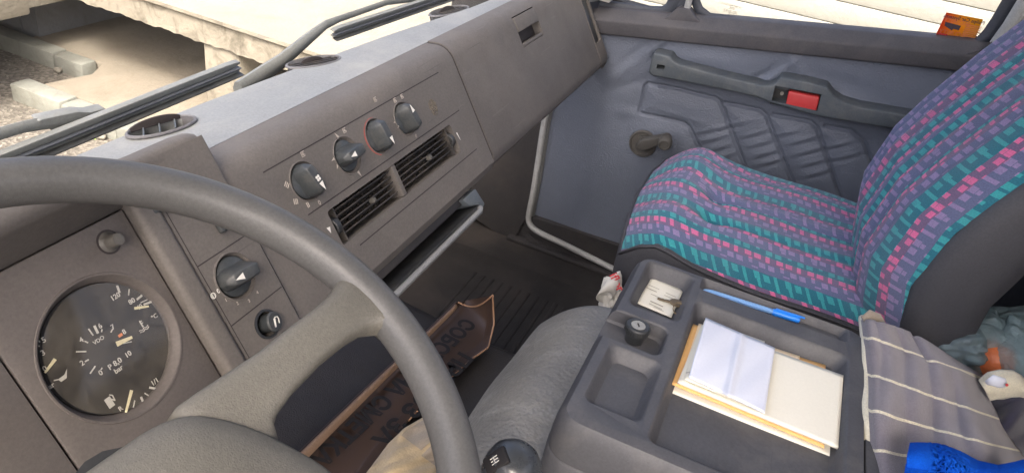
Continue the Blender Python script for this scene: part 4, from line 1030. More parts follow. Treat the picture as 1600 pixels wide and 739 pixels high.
# grey rubber seal round the door opening, with the dark kick panel and sill in front of it
SX = DX - .030
sp_ = [atx(x, y, SX) for x, y in ((868, 96), (856, 160), (847, 212), (841, 252), (834, 296), (827, 332), (826, 344), (829, 352), (836, 359), (850, 367), (880, 381), (920, 401), (960, 421), (1010, 446))]
dsl = thing('door_seal', 'light grey rubber seal along the lower front edge of the passenger door opening', 'seal', sp_[8])
MB().tube(smooth_ring(sp_, 5)[:65], .0085, 10).build('seal_bead', M['seal'], dsl, sharp=90)
MB().tube([p + V3(.014, -.006, .004) for p in smooth_ring(sp_, 5)[:65]], .007, 10).build('seal_lip', M['rail'], dsl, sharp=90)
struct(MB().prism([atx(x, y, SX - .002) for x, y in ((868, 96), (847, 212), (834, 296), (824, 335), (800, 380), (740, 340), (700, 200), (760, 60))], V3(.03, 0, 0)).build('kick_panel', M['kick']))
struct(MB().loft([[atx(x, y, SX - .004) + V3(o, 0, dz) for o, dz in ((0, -.03), (.05, -.03), (.05, -.2), (0, -.2))] for x, y in ((824, 352), (836, 362), (880, 384), (960, 424), (1060, 474))]).build('door_step', M['kick'], bevel=.004))
b0 = atz(800, 378, FLOOR)
stp = MB().abox(b0[0], SX + .02, -.6, b0[1] + .02, FLOOR, FLOOR + .012).build('sill_plate', M['kick'], bevel=.003)
struct(stp)
for i in range(3):
    for j in range(7 - (i == 1)):
        c = V3(b0[0] + .022 + .024 * i, b0[1] - .05 - .028 * j - (.014 if i == 1 else 0), FLOOR + .012)
        MB().lathe(c, (0, 0, 1), [(.0115, -.001), (.0115, .0012), (.008, .0008), (.008, -.001)], 14, ring=True).build('grip_dimple', M['kick'], stp)

# ------------------------------------------------------------------ passenger seat
seat = thing('passenger_seat', 'passenger seat in teal, pink and lilac block pattern fabric with black vinyl sides', 'seat', (1.29, -.1, FLOOR))
XC, HX, YF, YB = 1.302, .228, .158, -.36
TUF = ((1.285, .018), (1.205, .012))
def cush(a, b_):
    k = .30
    x = XC + HX * a * math.sqrt(1 - k * b_ * b_ * (b_ > 0) * .55); yy = b_ * math.sqrt(1 - k * a * a * .5)
    y = (YF + YB) / 2 + (YF - YB) / 2 * yy
    e = max(0, abs(a) - .62) / .38; f_ = max(0, b_ - .66) / .34
    z = -.622 + .010 * (1 - a * a) - .028 * e ** 2.6 - .034 * f_ ** 2.4 + .016 * math.exp(-((y - .085) / .05) ** 2)
    for tx, ty in TUF:
        dx_ = x - tx - (.10 * (tx - 1.245) * max(0, y - ty) / .1)
        al = 1 / (1 + math.exp((y - ty - .006) / .010))
        back = .35 + .65 * math.exp((y - ty) / .10) if y < ty else 1
        z -= .013 * math.exp(-(dx_ / .0095) ** 2) * al * back
        z -= .016 * math.exp(-((x - tx) ** 2 + (y - ty) ** 2) / .020 ** 2)
        z -= .006 * math.exp(-(dx_ / .014) ** 2) * (1 - al) * math.exp(-(y - ty) / .06)
    z += .0025 * math.sin(x * 60 + y * 8) * (1 - e)
    z += .0015 * math.sin(31 * y + 13 * x)
    return V3(x, y, z)
NU, NV = 130, 130
b = MB().grid(lambda s, t: cush(2 * s - 1, 2 * t - 1), NU, NV)
b.uv = [(p[0] + .012 * (p[1] - .02) / .2 * (1 if p[0] > XC else -1) * 0 + (p[2] + .62) * (.5 if p[0] < XC else -.5), p[1] - p[2]) for p in b.v]
b.build('cushion', M['fabric'], seat, sharp=180)
def outline(n=96):
    P = []
    for i in range(n):
        q = 2 * math.pi * i / n; c_, s_ = math.cos(q), math.sin(q); m_ = max(abs(c_), abs(s_)); P.append(cush(c_ / m_, s_ / m_))
    return P
OL = outline(); cen = V3(XC, (YF + YB) / 2, 0)
def oring(k, dz): return [V3(cen[0] + (p[0] - cen[0]) * k, cen[1] + (p[1] - cen[1]) * k, (p[2] if dz > -.03 else -.645) + dz) for p in OL]
MB().loft([oring(.992, .004), oring(1.006, -.004), oring(1.016, -.02), oring(1.014, -.075), oring(.99, -.17), oring(.93, -.20)], cap=False).build('cushion_side', M['shell'], seat, sharp=120)
MB().abox(XC - .19, XC + .19, YB + .05, YF - .06, FLOOR, -.84).build('seat_base', M['dark'], seat, bevel=.01)
MB().tube([p + V3(0, 0, .001) for p in oring(1.004, -.002)] , .0035, 6).build('piping', M['shell'], seat, sharp=120)

ZS = [-.72, -.66, -.62, -.54, -.44, -.37, -.28, -.20, 0.0, .15]; YS = [-.275, -.252, -.243, -.226, -.240, -.268, -.311, -.355, -.452, -.52]
def back_y(z): return float(np.interp(z, ZS, YS))
def back_half(z): return float(np.interp(z, [-.72, -.66, -.6, -.5, -.3, .05, .15], [.200, .215, .226, .236, .240, .232, .20]))
XB = 1.285
def backp(a, t):
    z = -.72 + .87 * t; hw = back_half(z); x = XB + hw * a
    e = max(0, abs(a) - .70) / .30
    y = back_y(z) - .006 * a * a + .012 * (1 - a * a) - .052 * e ** 2.6
    y += .0042 * math.cos(2 * math.pi * (x - XB) / .052) * (1 - e) * (abs(a) < .75)
    if z < -.60: y -= .05 * ((-.60 - z) / .12) ** 2
    return V3(x, y, z)
b = MB().grid(lambda s, t: backp(2 * s - 1, t), 110, 120)
b.uv = [(p[0] + (.5 * (p[1] - back_y(p[2])) * (-1 if p[0] > XB else 1)), p[2] * 1.05 + .013) for p in b.v]
b.build('backrest', M['fabric'], seat, sharp=180)
prof = []
for k in range(24):
    t = k / 23; z = -.72 + .87 * t; L, R_ = backp(-1, t), backp(1, t); th = float(np.interp(z, [-.72, -.6, -.4, .15], [.085, .10, .11, .08]))
    P = [L + V3(.004, .003, 0), L + V3(-.007, -.004, 0), L + V3(-.011, -.03, 0), L + V3(-.010, -th * .7, 0), L + V3(.004, -th, 0), L + V3(.05, -th - .015, 0), R_ + V3(-.05, -th - .015, 0), R_ + V3(-.004, -th, 0), R_ + V3(.008, -th * .7, 0), R_ + V3(.009, -.03, 0), R_ + V3(.006, -.004, 0), R_ + V3(-.004, .003, 0)]
    prof.append(P)
MB().loft(prof).build('backrest_shell', M['shell'], seat, sharp=80)

# ------------------------------------------------------------------ middle seat: worn cushion, folded-down tray back
mc = thing('middle_seat_cushion', 'worn grey vinyl cushion of the middle seat under the plastic tray', 'seat cushion', (.68, -.04, FLOOR))
def mcp(a, b_):
    x = .685 + .275 * a * math.sqrt(1 - .12 * b_ * b_); y = -.04 + .252 * b_ * math.sqrt(1 - .16 * a * a)
    e = max(0, abs(a) - .72) / .28; f_ = max(0, b_ - .62) / .38
    z = -.650 - .012 * b_ - .055 * e ** 2.4 - .06 * f_ ** 2.2 + .004 * math.sin(17 * x + 3 * y) * math.sin(11 * y + 2) + .002 * math.sin(43 * x - 20 * y)
    return V3(x, y, z)
MB().grid(lambda s, t: mcp(2 * s - 1, 2 * t - 1), 90, 90).build('cushion_top', M['wornvinyl'], mc, sharp=180)
OM = []
for i in range(80):
    q = 2 * math.pi * i / 80; c_, s_ = math.cos(q), math.sin(q); m_ = max(abs(c_), abs(s_)); OM.append(mcp(c_ / m_, s_ / m_))
MB().loft([[p + V3(0, 0, d) for p in OM] for d in (0.0, -.05, -.14)], cap=False).build('cushion_skirt', M['wornvinyl'], mc, sharp=120)
MB().abox(.45, .92, -.26, .14, FLOOR, -.76).build('cushion_base', M['dark'], mc)

TZ = -.55
tr = thing('folding_tray', 'dark grey moulded plastic tray with recesses, on the back of the folded middle seat', 'tray', (.73, -.07, -.66))
def rrect(x0, x1, y0, y1, r, z, n=6):
    P = []
    for cx_, cy_, a0 in ((x1 - r, y1 - r, 0), (x0 + r, y1 - r, 90), (x0 + r, y0 + r, 180), (x1 - r, y0 + r, 270)):
        for k in range(n + 1):
            q = math.radians(a0 + 90 * k / n); P.append(V3(cx_ + r * math.cos(q), cy_ + r * math.sin(q), z))
    return P
TX0, TX1, TY0, TY1 = .545, .905, -.2225, .084
up = MB().loft([rrect(TX0 - d, TX1 + d, TY0, TY1 + d, .024 + d, z) for d, z in ((.006, -.603), (.006, -.588), (.0045, -.571), (.001, -.558), (-.004, -.5515), (-.011, -.55))]).build('tray_top', M['tray'], tr, sharp=60)
def recess(q, floor, r=.010, top=TZ + .01, taper=.006):
    P = [atz(x, y, TZ) for x, y in q]; xs = [p[0] for p in P]; ys = [p[1] for p in P]
    x0, x1 = sorted(xs)[0] / 2 + sorted(xs)[1] / 2, sorted(xs)[2] / 2 + sorted(xs)[3] / 2; y0, y1 = sorted(ys)[0] / 2 + sorted(ys)[1] / 2, sorted(ys)[2] / 2 + sorted(ys)[3] / 2
    return x0, x1, y0, y1, [rrect(x0 + d, x1 - d, y0 + d, y1 - d, r, z) for d, z in ((taper + .003, floor), (taper, floor + .003), (.001, TZ - .004), (-.0005, TZ - .0014), (-.0030, TZ + .0004), (-.0030, top))]
def cut_rec(q, floor, **k):
    R_ = recess(q, floor, **k); return MB().loft(R_[4]).build('c', M['tray'])
FLM = -.570
cuts = [cut_rec(((1013, 408), (1086, 432), (1060, 502), (985, 474)), -.573), cut_rec(((955, 537), (1034, 570), (1000, 660), (915, 622)), -.565),
        cut_rec(((1100, 437), (1328, 510), (1321, 529), (1093, 453)), -.561, r=.005, taper=.004),
        cut_rec(((1085, 473), (1322, 551), (1320, 830), (1020, 678)), FLM)]
n0 = atz(970, 488, TZ); n1 = atz(1046, 513, TZ); n2 = atz(1030, 556, TZ); n3 = atz(948, 524, TZ)
x0, x1, y0 = (n2[0] + n3[0]) / 2, (n0[0] + n1[0]) / 2, (n1[1] + n2[1]) / 2
cuts.append(MB().loft([rrect(x0 + d, x1 - d, y0 + d, TY1 + .05, .012, z) for d, z in ((.004, -.570), (.0015, -.567), (-.0005, TZ - .002), (-.003, TZ + .0005), (-.003, TZ + .02))]).build('c', M['tray']))
carve(up, cuts)
up.modifiers.new('bevel', 'BEVEL').width = .0012; up.modifiers['bevel'].segments = 2; up.modifiers['bevel'].limit_method = 'ANGLE'; up.modifiers['bevel'].angle_limit = math.radians(35)
MB().loft([rrect(TX0 - d, TX1 + d, TY0, TY1 + d, .026 + d, z) for d, z in ((.0, -.668), (.006, -.660), (.0075, -.640), (.0075, -.607), (.005, -.6045), (.003, -.6035))]).build('tray_body', M['tray'], tr, sharp=60)
MB().abox(TX0 - .03, TX1 + .002, TY0 - .026, TY0 - .003, -.64, TZ - .004).build('hinge_strip', M['tray'], tr, bevel=.003)
# push lock
lk = atz(990, 531, -.570)
lock = MB().lathe(lk, (0, 0, 1), [(.0001, 0), (.0115, 0), (.0112, .011), (.0142, .0125), (.0150, .015), (.0150, .022), (.0138, .0238), (.0098, .0245), (.0096, .0235), (.0001, .0235)], 36).build('push_lock', M['black'], tr)
for k in range(30):
    q = 2 * math.pi * k / 30; d = V3(math.cos(q), math.sin(q), 0)
    MB().box(lk + d * .0150 + V3(0, 0, .0185), d * .0007, V3(-d[1], d[0], 0) * .0008, V3(0, 0, .0034)).build('knurl', M['black'], lock)
MB().lathe(lk + V3(0, 0, .0236), (0, 0, 1), [(.0001, 0), (.0090, 0), (.0088, .0006), (.0001, .0006)], 28).build('lock_cylinder', M['lock'], lock)
MB().box(lk + V3(0, 0, .0243), V3(.0028, .0015, 0), V3(-.0005, .0009, 0), V3(0, 0, .0003)).build('keyhole', M['groove'], lock)

# ------------------------------------------------------------------ papers, pen, card and key in the tray
def interp(P, t):
    n_ = len(P) - 1; f_ = min(n_ - 1e-9, max(0, t * n_)); i = int(f_); q = f_ - i
    return tuple(np.array(P[i], float) * (1 - q) + np.array(P[i + 1], float) * q)
def pxgrid(A, B, zfun, nu, nv, uvs=(1, 1), mb=None):
    """surface between two pixel polylines A (t=0) and B (t=1); zfun gives the height in metres"""
    def fn(s, t):
        a, c = interp(A, s), interp(B, s); x, y = a[0] + (c[0] - a[0]) * t, a[1] + (c[1] - a[1]) * t
        return atz(x, y, zfun(s, t))
    return (mb or MB()).grid(fn, nu, nv, uvs)
def sheet(name, quad, z, th, mat, label, wob=.0008, lift=None, group='papers stacked in the tray', cat='paper'):
    tl, tr_, br, bl = quad; ph = rng.uniform(0, 6)
    def zf(s, t): return z + wob * (math.sin(5 * s + ph) + math.sin(4 * t + 2 * ph)) + (lift(s, t) if lift else 0)
    o = pxgrid([tl, tr_], [bl, br], zf, 30, 20).build(name, mat, solid=th, off=1, sharp=60)
    tag(o, label, cat, group); return o
sheet('booklet', ((1078, 514), (1319, 592), (1309, 717), (1042, 610)), FLM + .0005, .0045, M['paper'], 'cream cardboard folder at the bottom of the paper stack', .0004)
sheet('envelope', ((1083, 506), (1290, 570), (1288, 699), (1049, 599)), FLM + .0062, .0012, M['manila'], 'orange manila envelope sticking out of the paper stack', .0005)
sheet('paper_sheet', ((1092, 505), (1250, 556), (1230, 668), (1061, 598)), FLM + .0088, .0012, M['manila2'], 'pale beige paper between the orange envelope and the top folder', .0005)
sheet('folded_paper', ((1096, 507), (1318, 586), (1310, 699), (1059, 596)), FLM + .0113, .0030, M['paper'], 'large cream folder second from the top of the paper stack', .0004, lambda s, t: .004 * s * s * (1 - t) + .002 * math.sin(3.1 * s) * (1 - t))
sheet('paper_sheet', ((1101, 500), (1195, 533), (1178, 636), (1070, 592)), FLM + .0158, .0015, M['paper'], 'small white sheets under the folded bluish paper', .0006)
sheet('folded_paper', ((1103, 496), (1211, 543), (1195, 645), (1076, 589)), FLM + .0190, .0012, M['paperw'], 'folded bluish white paper with a centre crease on top of the stack', .0008, lambda s, t: .0055 * math.exp(-((s - .52) / .05) ** 2) + .006 * abs(s - .52) + .004 * (1 - s) * math.sin(3.1 * t) - .0014 * math.sin(14 * s + 9 * t) * .5)
st_ = atz(1072, 582, FLM + .018); tag(MB().tube([st_, st_ + V3(.004, -.0055, .0008), st_ + V3(.007, -.010, 0)], .0005, 6).build('staple', M['lock']), 'tiny metal staple at the edge of the white sheets', 'staple')

CZ = -.5718
cd = pxgrid([(1020, 431), (1068, 453)], [(994, 473), (1049, 496)], lambda s, t: CZ + .0005 + .001 * s * t, 12, 10).build('card', M['paper'], solid=.0005, off=1)
tag(cd, 'small cream business card lying in the tray compartment', 'card')
for (x0_, y0_, x1_, y1_, w) in ((1010, 449, 1026, 456, .0007), (1014, 445, 1030, 452, .0004), (1017, 459, 1033, 466, .0004), (1016, 470, 1036, 479, .0009), (1014, 474, 1034, 483, .0005), (1040, 457, 1056, 464, .0004), (1038, 461, 1052, 467, .0004), (1021, 479, 1037, 486, .0004)):
    p, q = atz(x0_, y0_, CZ + .0018), atz(x1_, y1_, CZ + .0018); d = nrm(q - p); n_ = V3(-d[1], d[0], 0) * w
    MB().prism([p - n_, q - n_, q + n_, p + n_], V3(0, 0, .0002)).build('printed_line', M['print'], cd)
ky = thing('key', 'old dull brass key on a small ring lying on the cream card', 'key', atz(1045, 472, CZ))
KZ = CZ + .003
a, c = atz(1027, 467, KZ), atz(1050, 473, KZ); d = nrm(c - a); n_ = V3(-d[1], d[0], 0); L = np.linalg.norm(c - a)
pts = [(0, -.0012), (.0, .0012), (.002, .0024), (.0045, .0018), (.007, .0026), (.0095, .0017), (.012, .0025), (L - .003, .0024), (L - .002, .0048), (L, .0048), (L, -.0038), (L - .002, -.0038), (L - .003, -.0024), (.003, -.0022)]
MB().prism([a + d * x + n_ * y for x, y in pts], V3(0, 0, .0018)).build('blade', M['metal'], ky, bevel=.0003)
bw_ = atz(1057, 474, KZ)
MB().lathe(bw_, (0, 0, 1), [(.0001, -.0004), (.0095, -.0004), (.0105, .0009), (.0095, .0022), (.0001, .0022)], 10, d, 1.0, .8).build('bow', M['metal'], ky, bevel=.0005)
rc = atz(1060, 482, KZ + .003)
MB().loft([[rc + (d * math.cos(q) * .0070 + nrm(n_ + V3(0, 0, .6)) * math.sin(q) * .0085) * (1 + .09 * math.cos(r_)) + V3(0, 0, .0008 * math.sin(r_)) for r_ in (2 * math.pi * i / 8 for i in range(8))] for q in (2 * math.pi * k / 28 for k in range(28))], loop=True).build('split_ring', M['metal'], ky)

PZ = -.5568
pen = thing('ballpoint_pen', 'translucent blue ballpoint pen lying in the long tray groove', 'pen', atz(1175, 480, PZ))
p0_, p1_, p2_ = atz(1099, 453, PZ), atz(1207, 487, PZ), atz(1249, 500, PZ)
d = nrm(p2_ - p0_)
MB().tube([p0_, p0_ + d * .004, p0_ + d * .012, p1_ + d * .01], [.0012, .0026, .0038, .0038], 8).build('barrel', M['penbarrel'], pen)
MB().tube([p0_ + d * .006, p1_], .0013, 6).build('ink_tube', M['bluepen'], pen)
MB().tube([p1_, p1_ + d * .002, p2_ - d * .002, p2_], [.0044, .0050, .0049, .0042], 12).build('cap', M['bluepen'], pen)
MB().box(p1_ + d * .022 + V3(0, 0, .0058), d * .019, nrm(np.cross(d, (0, 0, 1))) * .0016, V3(0, 0, .0009)).build('clip', M['bluepen'], pen, bevel=.0005)

# ------------------------------------------------------------------ engine cover, floor mat, things on the floor
EZ = -.905
ec = thing('engine_cover', 'black grained vinyl engine cover behind the steering wheel', 'engine cover', (.5, .5, FLOOR))
def ecp(s, t):
    x = .05 + 1.0 * s; y = .80 - .72 * t
    e = max(0, s - .93) / .07
    return V3(x, y, EZ + .10 * max(0, y - .35) * (1 - .0 * s) - .05 * e ** 2 + .003 * math.sin(9 * x + 5 * y))
MB().grid(ecp, 50, 40).build('cover_top', M['cover'], ec, sharp=180)
MB().abox(.06, 1.045, .09, .79, FLOOR, EZ - .056).build('cover_side', M['cover'], ec)
fm = struct(MB().abox(1.06, 1.60, -.3, .66, FLOOR + .001, FLOOR + .006).build('floor_mat', M['mat'], bevel=.002))
for k in range(13):
    y = .545 - .026 * k
    MB().abox(1.18 - .0 * k, 1.50, y - .006, y + .006, FLOOR + .004, FLOOR + .0082).build('mat_rib', M['mat'], fm, bevel=.003)
MB().prism([atz(x, y, FLOOR + .02) for x, y in ((756, 308), (772, 304), (806, 345), (796, 352))], V3(0, 0, .05)).build('mat_upturn', M['kick'], fm, bevel=.008)
tag(MB().abox(1.12, 1.36, .10, .19, FLOOR, FLOOR + .16).build('seat_rail_cover', M['dark'], bevel=.01), 'dark navy plastic cover at the foot of the passenger seat', 'seat rail')

bs = thing('brown_sheet', 'brown vinyl sheet with black Cyrillic letters lying curled on the engine cover', 'sheet', atz(640, 600, -.88))
TA = [(425, 745), (500, 672), (560, 615), (620, 559), (668, 514), (700, 484), (712, 471), (716, 472)]
TB = [(545, 790), (600, 705), (640, 655), (690, 603), (738, 560), (763, 543), (772, 506), (770, 461)]
SZ = EZ + .012
def shz(s, t):
    k = max(0, s - .72) / .28
    z = SZ + .010 * math.exp(-(t / .12) ** 2) + .03 * max(0, .55 - s) * math.exp(-(t / .15) ** 2) + .085 * k ** 2 * t ** 2 + .03 * k * (1 - t) * .3
    return z + .012 * (t > .0) * max(0, t - .85) / .15 * (1 - k)
sho = pxgrid(TA, TB, shz, 90, 40).build('sheet_face', M['sheet'], bs, sharp=180, solid=.002, off=-1)
edge = []
for k in range(60): 
    s = .28 + .72 * k / 59; a = interp(TB, s); edge.append(atz(a[0], a[1], shz(s, 1) + .0005))
for k in range(12):
    t = 1 - k / 11; a, c = interp(TA, 1), interp(TB, 1); edge.append(atz(a[0] + (c[0] - a[0]) * t, a[1] + (c[1] - a[1]) * t + 12 * math.sin(3.14 * t), shz(1, t) + .0005))
MB().tube(edge, .0016, 6).build('sheet_edge', M['sheetedge_lit'], bs, sharp=120)
prof = []
for k in range(24):
    s = k / 23 * .80; a = interp(TA, s); p = atz(a[0], a[1], shz(s, 0) + .002); a2 = interp(TA, s + .03); d = nrm(atz(a2[0], a2[1], shz(s + .03, 0)) - p); w = nrm(np.cross(d, (0, 0, 1))); r = .0085 * (1 - s * .8) + .002
    prof.append([p + w * (.003 + r * 1.5 * i / 6) + V3(0, 0, r * .9 * math.sin(math.pi * i / 6)) for i in range(7)] + [p + w * (.003 + r * 1.5 * i / 6) + V3(0, 0, r * .9 * math.sin(math.pi * i / 6) - .001) for i in range(6, -1, -1)])
MB().loft(prof).build('rolled_edge', M['sheetcurl_lit'], bs, sharp=120)
def line(sx, ex, txt, size):
    p, q = atz(*sx, SZ + .016), atz(*ex, SZ + .016); d = q - p; u = nrm(V3(d[0], d[1], 0)); v = np.cross((0, 0, 1), u)
    o = text(txt, size, (p + q) / 2, u, v, M['ink'], 'lettering', bs, bold=.035, ext=.0003)
    co = np.zeros(len(o.data.vertices) * 3); o.data.vertices.foreach_get('co', co); co = co.reshape(-1, 3)
    al = (co - (p + q) / 2) @ u; W = np.linalg.norm(q - p); k = W / max(1e-6, al.max() - al.min())
    co += np.outer(al * (k - 1), u); co[:, 2] += .004
    o.data.vertices.foreach_set('co', co.ravel()); o.data.update()
line((733, 503), (492, 724), 'СОБСТВЕНА СМЕТКА', .040)
line((728, 556), (590, 694), 'ПРЕВОЗ ЗА', .040)

# canvas glove with grey patches
gl = thing('work_glove', 'crumpled beige work glove with grey patches lying on the brown sheet', 'glove', atz(640, 700, -.86))
GA = [(548, 770), (580, 728), (607, 692), (632, 668), (660, 652), (690, 640), (712, 632)]
GB = [(640, 790), (668, 765), (690, 745), (705, 728), (712, 712), (722, 694), (734, 670)]
def glz(s, t):
    z = EZ + .045 + .022 * math.sin(math.pi * min(1, max(0, t))) ** .6
    return z + .003 * math.sin(16 * s + 7 * t + 2 * math.sin(5 * t)) + .0025 * math.sin(11 * t - 9 * s + 1) + .0016 * math.sin(29 * s - 22 * t + 3 * math.sin(6 * s))
pxgrid(GA, GB, glz, 80, 50).build('glove_canvas', M['beige'], gl, sharp=180)
def patch(s0, s1, t0, t1):
    def fn(s, t):
        S, T = s0 + (s1 - s0) * s, t0 + (t1 - t0) * t; a, c = interp(GA, S), interp(GB, S)
        return atz(a[0] + (c[0] - a[0]) * T, a[1] + (c[1] - a[1]) * T, glz(S, T) + .0018)
    MB().grid(fn, 24, 16).build('patch', M['greypatch'], gl, sharp=180)
patch(.44, .70, .05, .46); patch(.40, .72, .52, .90)

# gear lever
gk = att(796, 738, .70); ga = nrm(V3(.15, -.25, 1)); gx = nrm(V3(-1, .1, 0))
gr = thing('gear_lever', 'black gear lever knob with shift pattern plate beside the steering wheel', 'gear lever', gk - ga * .35)
prof = [(.0001, -.050), (.012, -.048), (.016, -.040), (.021, -.026), (.0265, -.008), (.028, .006), (.0262, .017), (.020, .0255), (.011, .030), (.0001, .0315)]
gkb = MB().lathe(gk, ga, prof, 40, gx, .999999, 1.0).build('knob', plain('gear_knob_black', srgb(54, 58, 62), .3, var=.06, vs=30), gr, sharp=80)
MB().tube([gk - ga * .04, gk - ga * .18 + V3(0, .05, 0), gk - ga * .38 + V3(-.02, .12, 0)], .008, 12).build('lever', M['black'], gr)
pn = nrm(-nrm(gk) * .45 + ga * .5 - AR * .75); pc = gk + V3(0, 0, 0) + pn * .0245 + ga * .004
pu = nrm(np.cross(ga, pn)); pv = np.cross(pn, pu)
pl = MB().box(pc, pu * .010, pv * .013, pn * .004).build('pattern_plate', M['ink'], gkb, bevel=.003)
b = MB()
for x, y, w, h in ((-.003, 0, .00025, .004), (0, 0, .00025, .004), (.003, 0, .00025, .004), (0, 0, .003, .00025)): b.box(pc + pn * .0043 + pu * x + pv * y, pu * w, pv * h, pn * .0003)
b.build('shift_pattern', M['white'], pl)

# crumpled wrapper with red print between seat and step
wr = thing('crumpled_wrapper', 'crumpled white wrapper with red letters beside the black seat side', 'wrapper', atz(958, 455, -.93))
def blob(ctr, ax_, n1, n2, amp, seed, freq=3.0):
    r2 = random.Random(seed); W = [(np.array([r2.gauss(0, 1) for _ in range(3)]) * freq, r2.uniform(0, 6.28), r2.uniform(.4, 1)) for _ in range(9)]
    def fn(s, t):
        q, f_ = 2 * math.pi * s, math.pi * t; d = V3(math.cos(q) * math.sin(f_), math.sin(q) * math.sin(f_), math.cos(f_))
        k = 1 + amp * sum(a * (2 * abs(((np.dot(w, d) + p) / math.pi) % 2 - 1) - 1) for w, p, a in W) / 3
        return ctr + (ax_[0] * d[0] + ax_[1] * d[1] + ax_[2] * d[2]) * k
    return MB().grid(fn, n1, n2)
wa = att(957, 462, 1.27)
blob(wa, (AR * .021, AD * .034, AF * .02), 40, 28, .34, 5).build('crumpled_foil', M['wrap'], wr, sharp=25, merge=True)
blob(att(948, 474, 1.26), (AR * .013, AD * .018, AF * .015), 28, 20, .3, 8).build('crumpled_foil', M['wrap'], wr, sharp=25, merge=True)
text('iflor', .020, att(964, 441, 1.235), nrm(AR * .45 + AD * .9), nrm(AR * .9 - AD * .45), M['redprint'], 'lettering', wr, bold=.02)
q0 = att(950, 455, 1.24)
MB().loft([[q0 + AR * (.014 * math.cos(q)) + AD * (.0095 * math.sin(q)) + AF * (.01 * math.sin(q)) + nrm(AD * .8 - AR * .5) * h for h in (-.012, .012)] for q in (2 * math.pi * k / 24 for k in range(24))], closed=False, loop=True).build('paper_loop', M['wrap'], wr, solid=.001, sharp=120)

# ------------------------------------------------------------------ towel, bag and clothes beside the tray
tw = thing('grey_towel', 'grey towel with thin cream stripes draped behind the tray', 'towel', atz(1440, 640, -.60))
LE = [(1347, 500), (1352, 545), (1353, 590), (1352, 635), (1356, 690), (1363, 745), (1375, 820)]
RE = [(1478, 556), (1534, 590), (1552, 640), (1572, 682), (1600, 722), (1630, 765), (1670, 830)]
def twp(t, s):      # s across (left to right), t downwards
    a, c = interp(LE, t), interp(RE, t)
    x = a[0] + (c[0] - a[0]) * s; y = a[1] + (c[1] - a[1]) * s + 10 * math.sin(math.pi * s) * (t - .1) - 22 * math.sin(math.pi * s) * max(0, .12 - t) / .12 * .4
    k = max(0, s - .72) / .28
    z = -.545 + .010 * math.sin(6 * s + 4 * t) * (1 - s) + .004 * math.sin(13 * t + 9 * s) + .003 * math.sin(31 * s + 6 * t) - .10 * k ** 2 - .02 * max(0, .08 - s) / .08
    return atz(x, y, z)
tb = MB().grid(lambda s, t: twp(t, s), 90, 90); tb.uv = [(u, v - .085 * u + .012 * math.sin(3.1 * u)) for u, v in tb.uv]
tb.build('towel_cloth', M['towel'], tw, sharp=180, solid=.004, off=-1)
hem = [twp(t / 40, 0) + V3(0, .001, .003) for t in range(41)]
MB().tube(hem, .0052, 8).build('hem', M['creamcloth'], tw, sharp=120)
MB().tube([atz(1349, 500, -.540), atz(1358, 494, -.535), atz(1372, 500, -.54), atz(1382, 509, -.552)], [.006, .009, .009, .004], 8, .5).build('folded_corner', M['greypatch'], tw, sharp=120)

bt = thing('blue_towel', 'bright blue terry towel at the bottom edge on the grey towel', 'towel', atz(1500, 730, -.53))
BA = [(1424, 700), (1452, 699), (1470, 701), (1500, 713), (1525, 727), (1560, 735), (1600, 726), (1640, 722)]
BB = [(1408, 790), (1440, 800), (1470, 805), (1500, 810), (1530, 812), (1560, 815), (1600, 815), (1640, 810)]
pxgrid(BA, BB, lambda s, t: -.520 + .010 * math.sin(math.pi * min(1, t * 3)) * 1 + .004 * math.sin(20 * s) + (rng.uniform(-.0008, .0008) if .16 < s < .42 else -.003), 220, 90).build('terry_cloth', M['bluetowel'], bt, sharp=180, solid=.006, off=-1)
for s in (.445, .47, .495):
    pts = [interp(BA, s), interp(BB, s)]; MB().tube([atz(pts[0][0] + (pts[1][0] - pts[0][0]) * k / 8, pts[0][1] + (pts[1][1] - pts[0][1]) * k / 8, -.508 + .004 * math.sin(20 * s)) for k in range(9)], .0025, 6).build('woven_rib', M['bluetowel'], bt)

bg = thing('plastic_bag', 'translucent bluish plastic bag lying crumpled behind the seat', 'bag', att(1540, 590, 1.12))
for i, (x, y, t, rx, ry, amp, sd_) in enumerate(((1545, 545, 1.13, .062, .045, .26, 3), (1500, 540, 1.10, .034, .030, .3, 11), (1570, 505, 1.18, .055, .026, .3, 21), (1600, 560, 1.10, .04, .06, .25, 31), (1530, 505, 1.15, .030, .024, .3, 41))):
    blob(att(x, y, t), (AR * rx, AD * ry, AF * .04), 64, 44, amp, sd_, 4.0).build('bag_fold', M['bag'], bg, sharp=180, merge=True)
fr = thing('orange', 'orange fruit inside the translucent plastic bag', 'fruit', att(1552, 565, 1.11))
blob(att(1552, 560, 1.112), (AR * .030, AD * .030, AF * .03), 32, 24, .02, 4, 1.2).build('peel', M['fruit'], fr, sharp=180, merge=True)

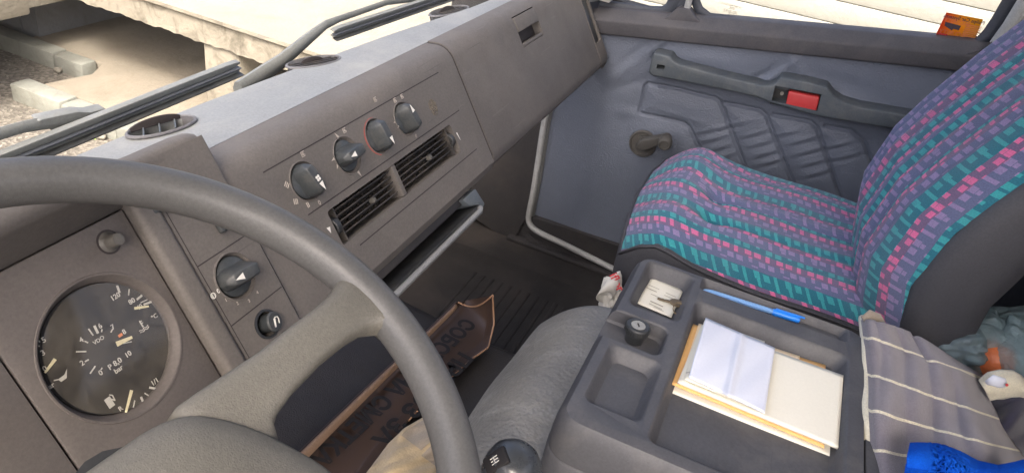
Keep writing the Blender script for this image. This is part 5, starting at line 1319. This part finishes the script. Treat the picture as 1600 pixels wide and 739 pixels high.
cl = thing('navy_garment', 'dark navy garment with cream collar beside the grey towel', 'garment', att(1580, 680, 1.0))
def gmt(s, t):
    x = 1530 + 110 * s; y = 606 + 190 * t + 14 * s * 0
    return att(x, y, 1.015 + .02 * math.sin(8 * s + 5 * t) - .02 * math.sin(math.pi * s) + .008 * math.sin(23 * t + 11 * s))
MB().grid(gmt, 50, 50).build('garment_cloth', M['navy'], cl, sharp=180, solid=.004)
CA = [(1532, 596), (1545, 584), (1562, 580), (1580, 581), (1592, 588), (1600, 600)]
CB = [(1545, 622), (1556, 620), (1566, 620), (1578, 617), (1592, 616), (1600, 618)]
def colr(s, t):
    a, c = interp(CA, s), interp(CB, s); return att(a[0] + (c[0] - a[0]) * t, a[1] + (c[1] - a[1]) * t, .985 - .012 * math.sin(math.pi * t) - .006 * math.sin(math.pi * s))
MB().grid(colr, 30, 14).build('collar', M['creamcloth'], cl, sharp=180, solid=.004)
MB().tube([att(1541, 598, .968), att(1552, 594, .962), att(1565, 598, .962), att(1572, 604, .966)], [.003, .008, .008, .003], 12, .4).build('collar_roll', M['paperw'], cl, sharp=120)
MB().lathe(att(1573, 601, .955), -AF, [(.0001, 0), (.0020, 0), (.0018, .001), (.0001, .0014)], 14).build('red_button', M['redprint'], cl)

# ------------------------------------------------------------------ sticker on the passenger window
SQ = [atx(x, y, GX - .003) for x, y in ((1479, 20), (1536, 31), (1521, 67), (1462, 55))]
stk = MB().add([SQ[3], SQ[2], SQ[1], SQ[0]], [(0, 1, 2, 3)], [(0, 0), (1, 0), (1, 1), (0, 1)]).build('window_sticker', M['sticker'], solid=.0004)
tag(stk, 'orange and yellow sticker in the rear corner of the passenger window', 'sticker')
su_, sv_ = nrm(SQ[1] - SQ[0]), nrm(SQ[0] - SQ[3])
def stp_(a, c): return SQ[3] + (SQ[2] - SQ[3]) * a + (SQ[0] - SQ[3]) * c - V3(.0016, 0, 0)
text('Philips Car Systems', .0098, stp_(.50, .86), su_, sv_, M['stickerink'], 'lettering', stk, bold=.01, mirror=True)
text('SECURITY', .011, stp_(.36, .70), su_, sv_, M['orange'], 'lettering', stk, mirror=True)
text('SECURITY', .012, stp_(.40, .20), su_, sv_, M['orange'], 'lettering', stk, mirror=True)
b = MB()
b.prism([stp_(a, c) for a, c in ((.08, .62), (.50, .58), (.50, .38), (.36, .40), (.33, .32), (.10, .46))], V3(-.0005, 0, 0)); b.build('radio_picture', M['stickerink'], stk)
for k in range(7): 
    p = stp_(.62, .68 - .08 * k); MB().box(p + su_ * .014, su_ * .014, sv_ * .0008, V3(.0004, 0, 0)).build('printed_line', M['orange'], stk)
MB().prism([stp_(a, c) for a, c in ((.03, .12), (.28, .12), (.28, .06), (.03, .06))], V3(-.0005, 0, 0)).build('printed_bar', M['redprint'], stk)
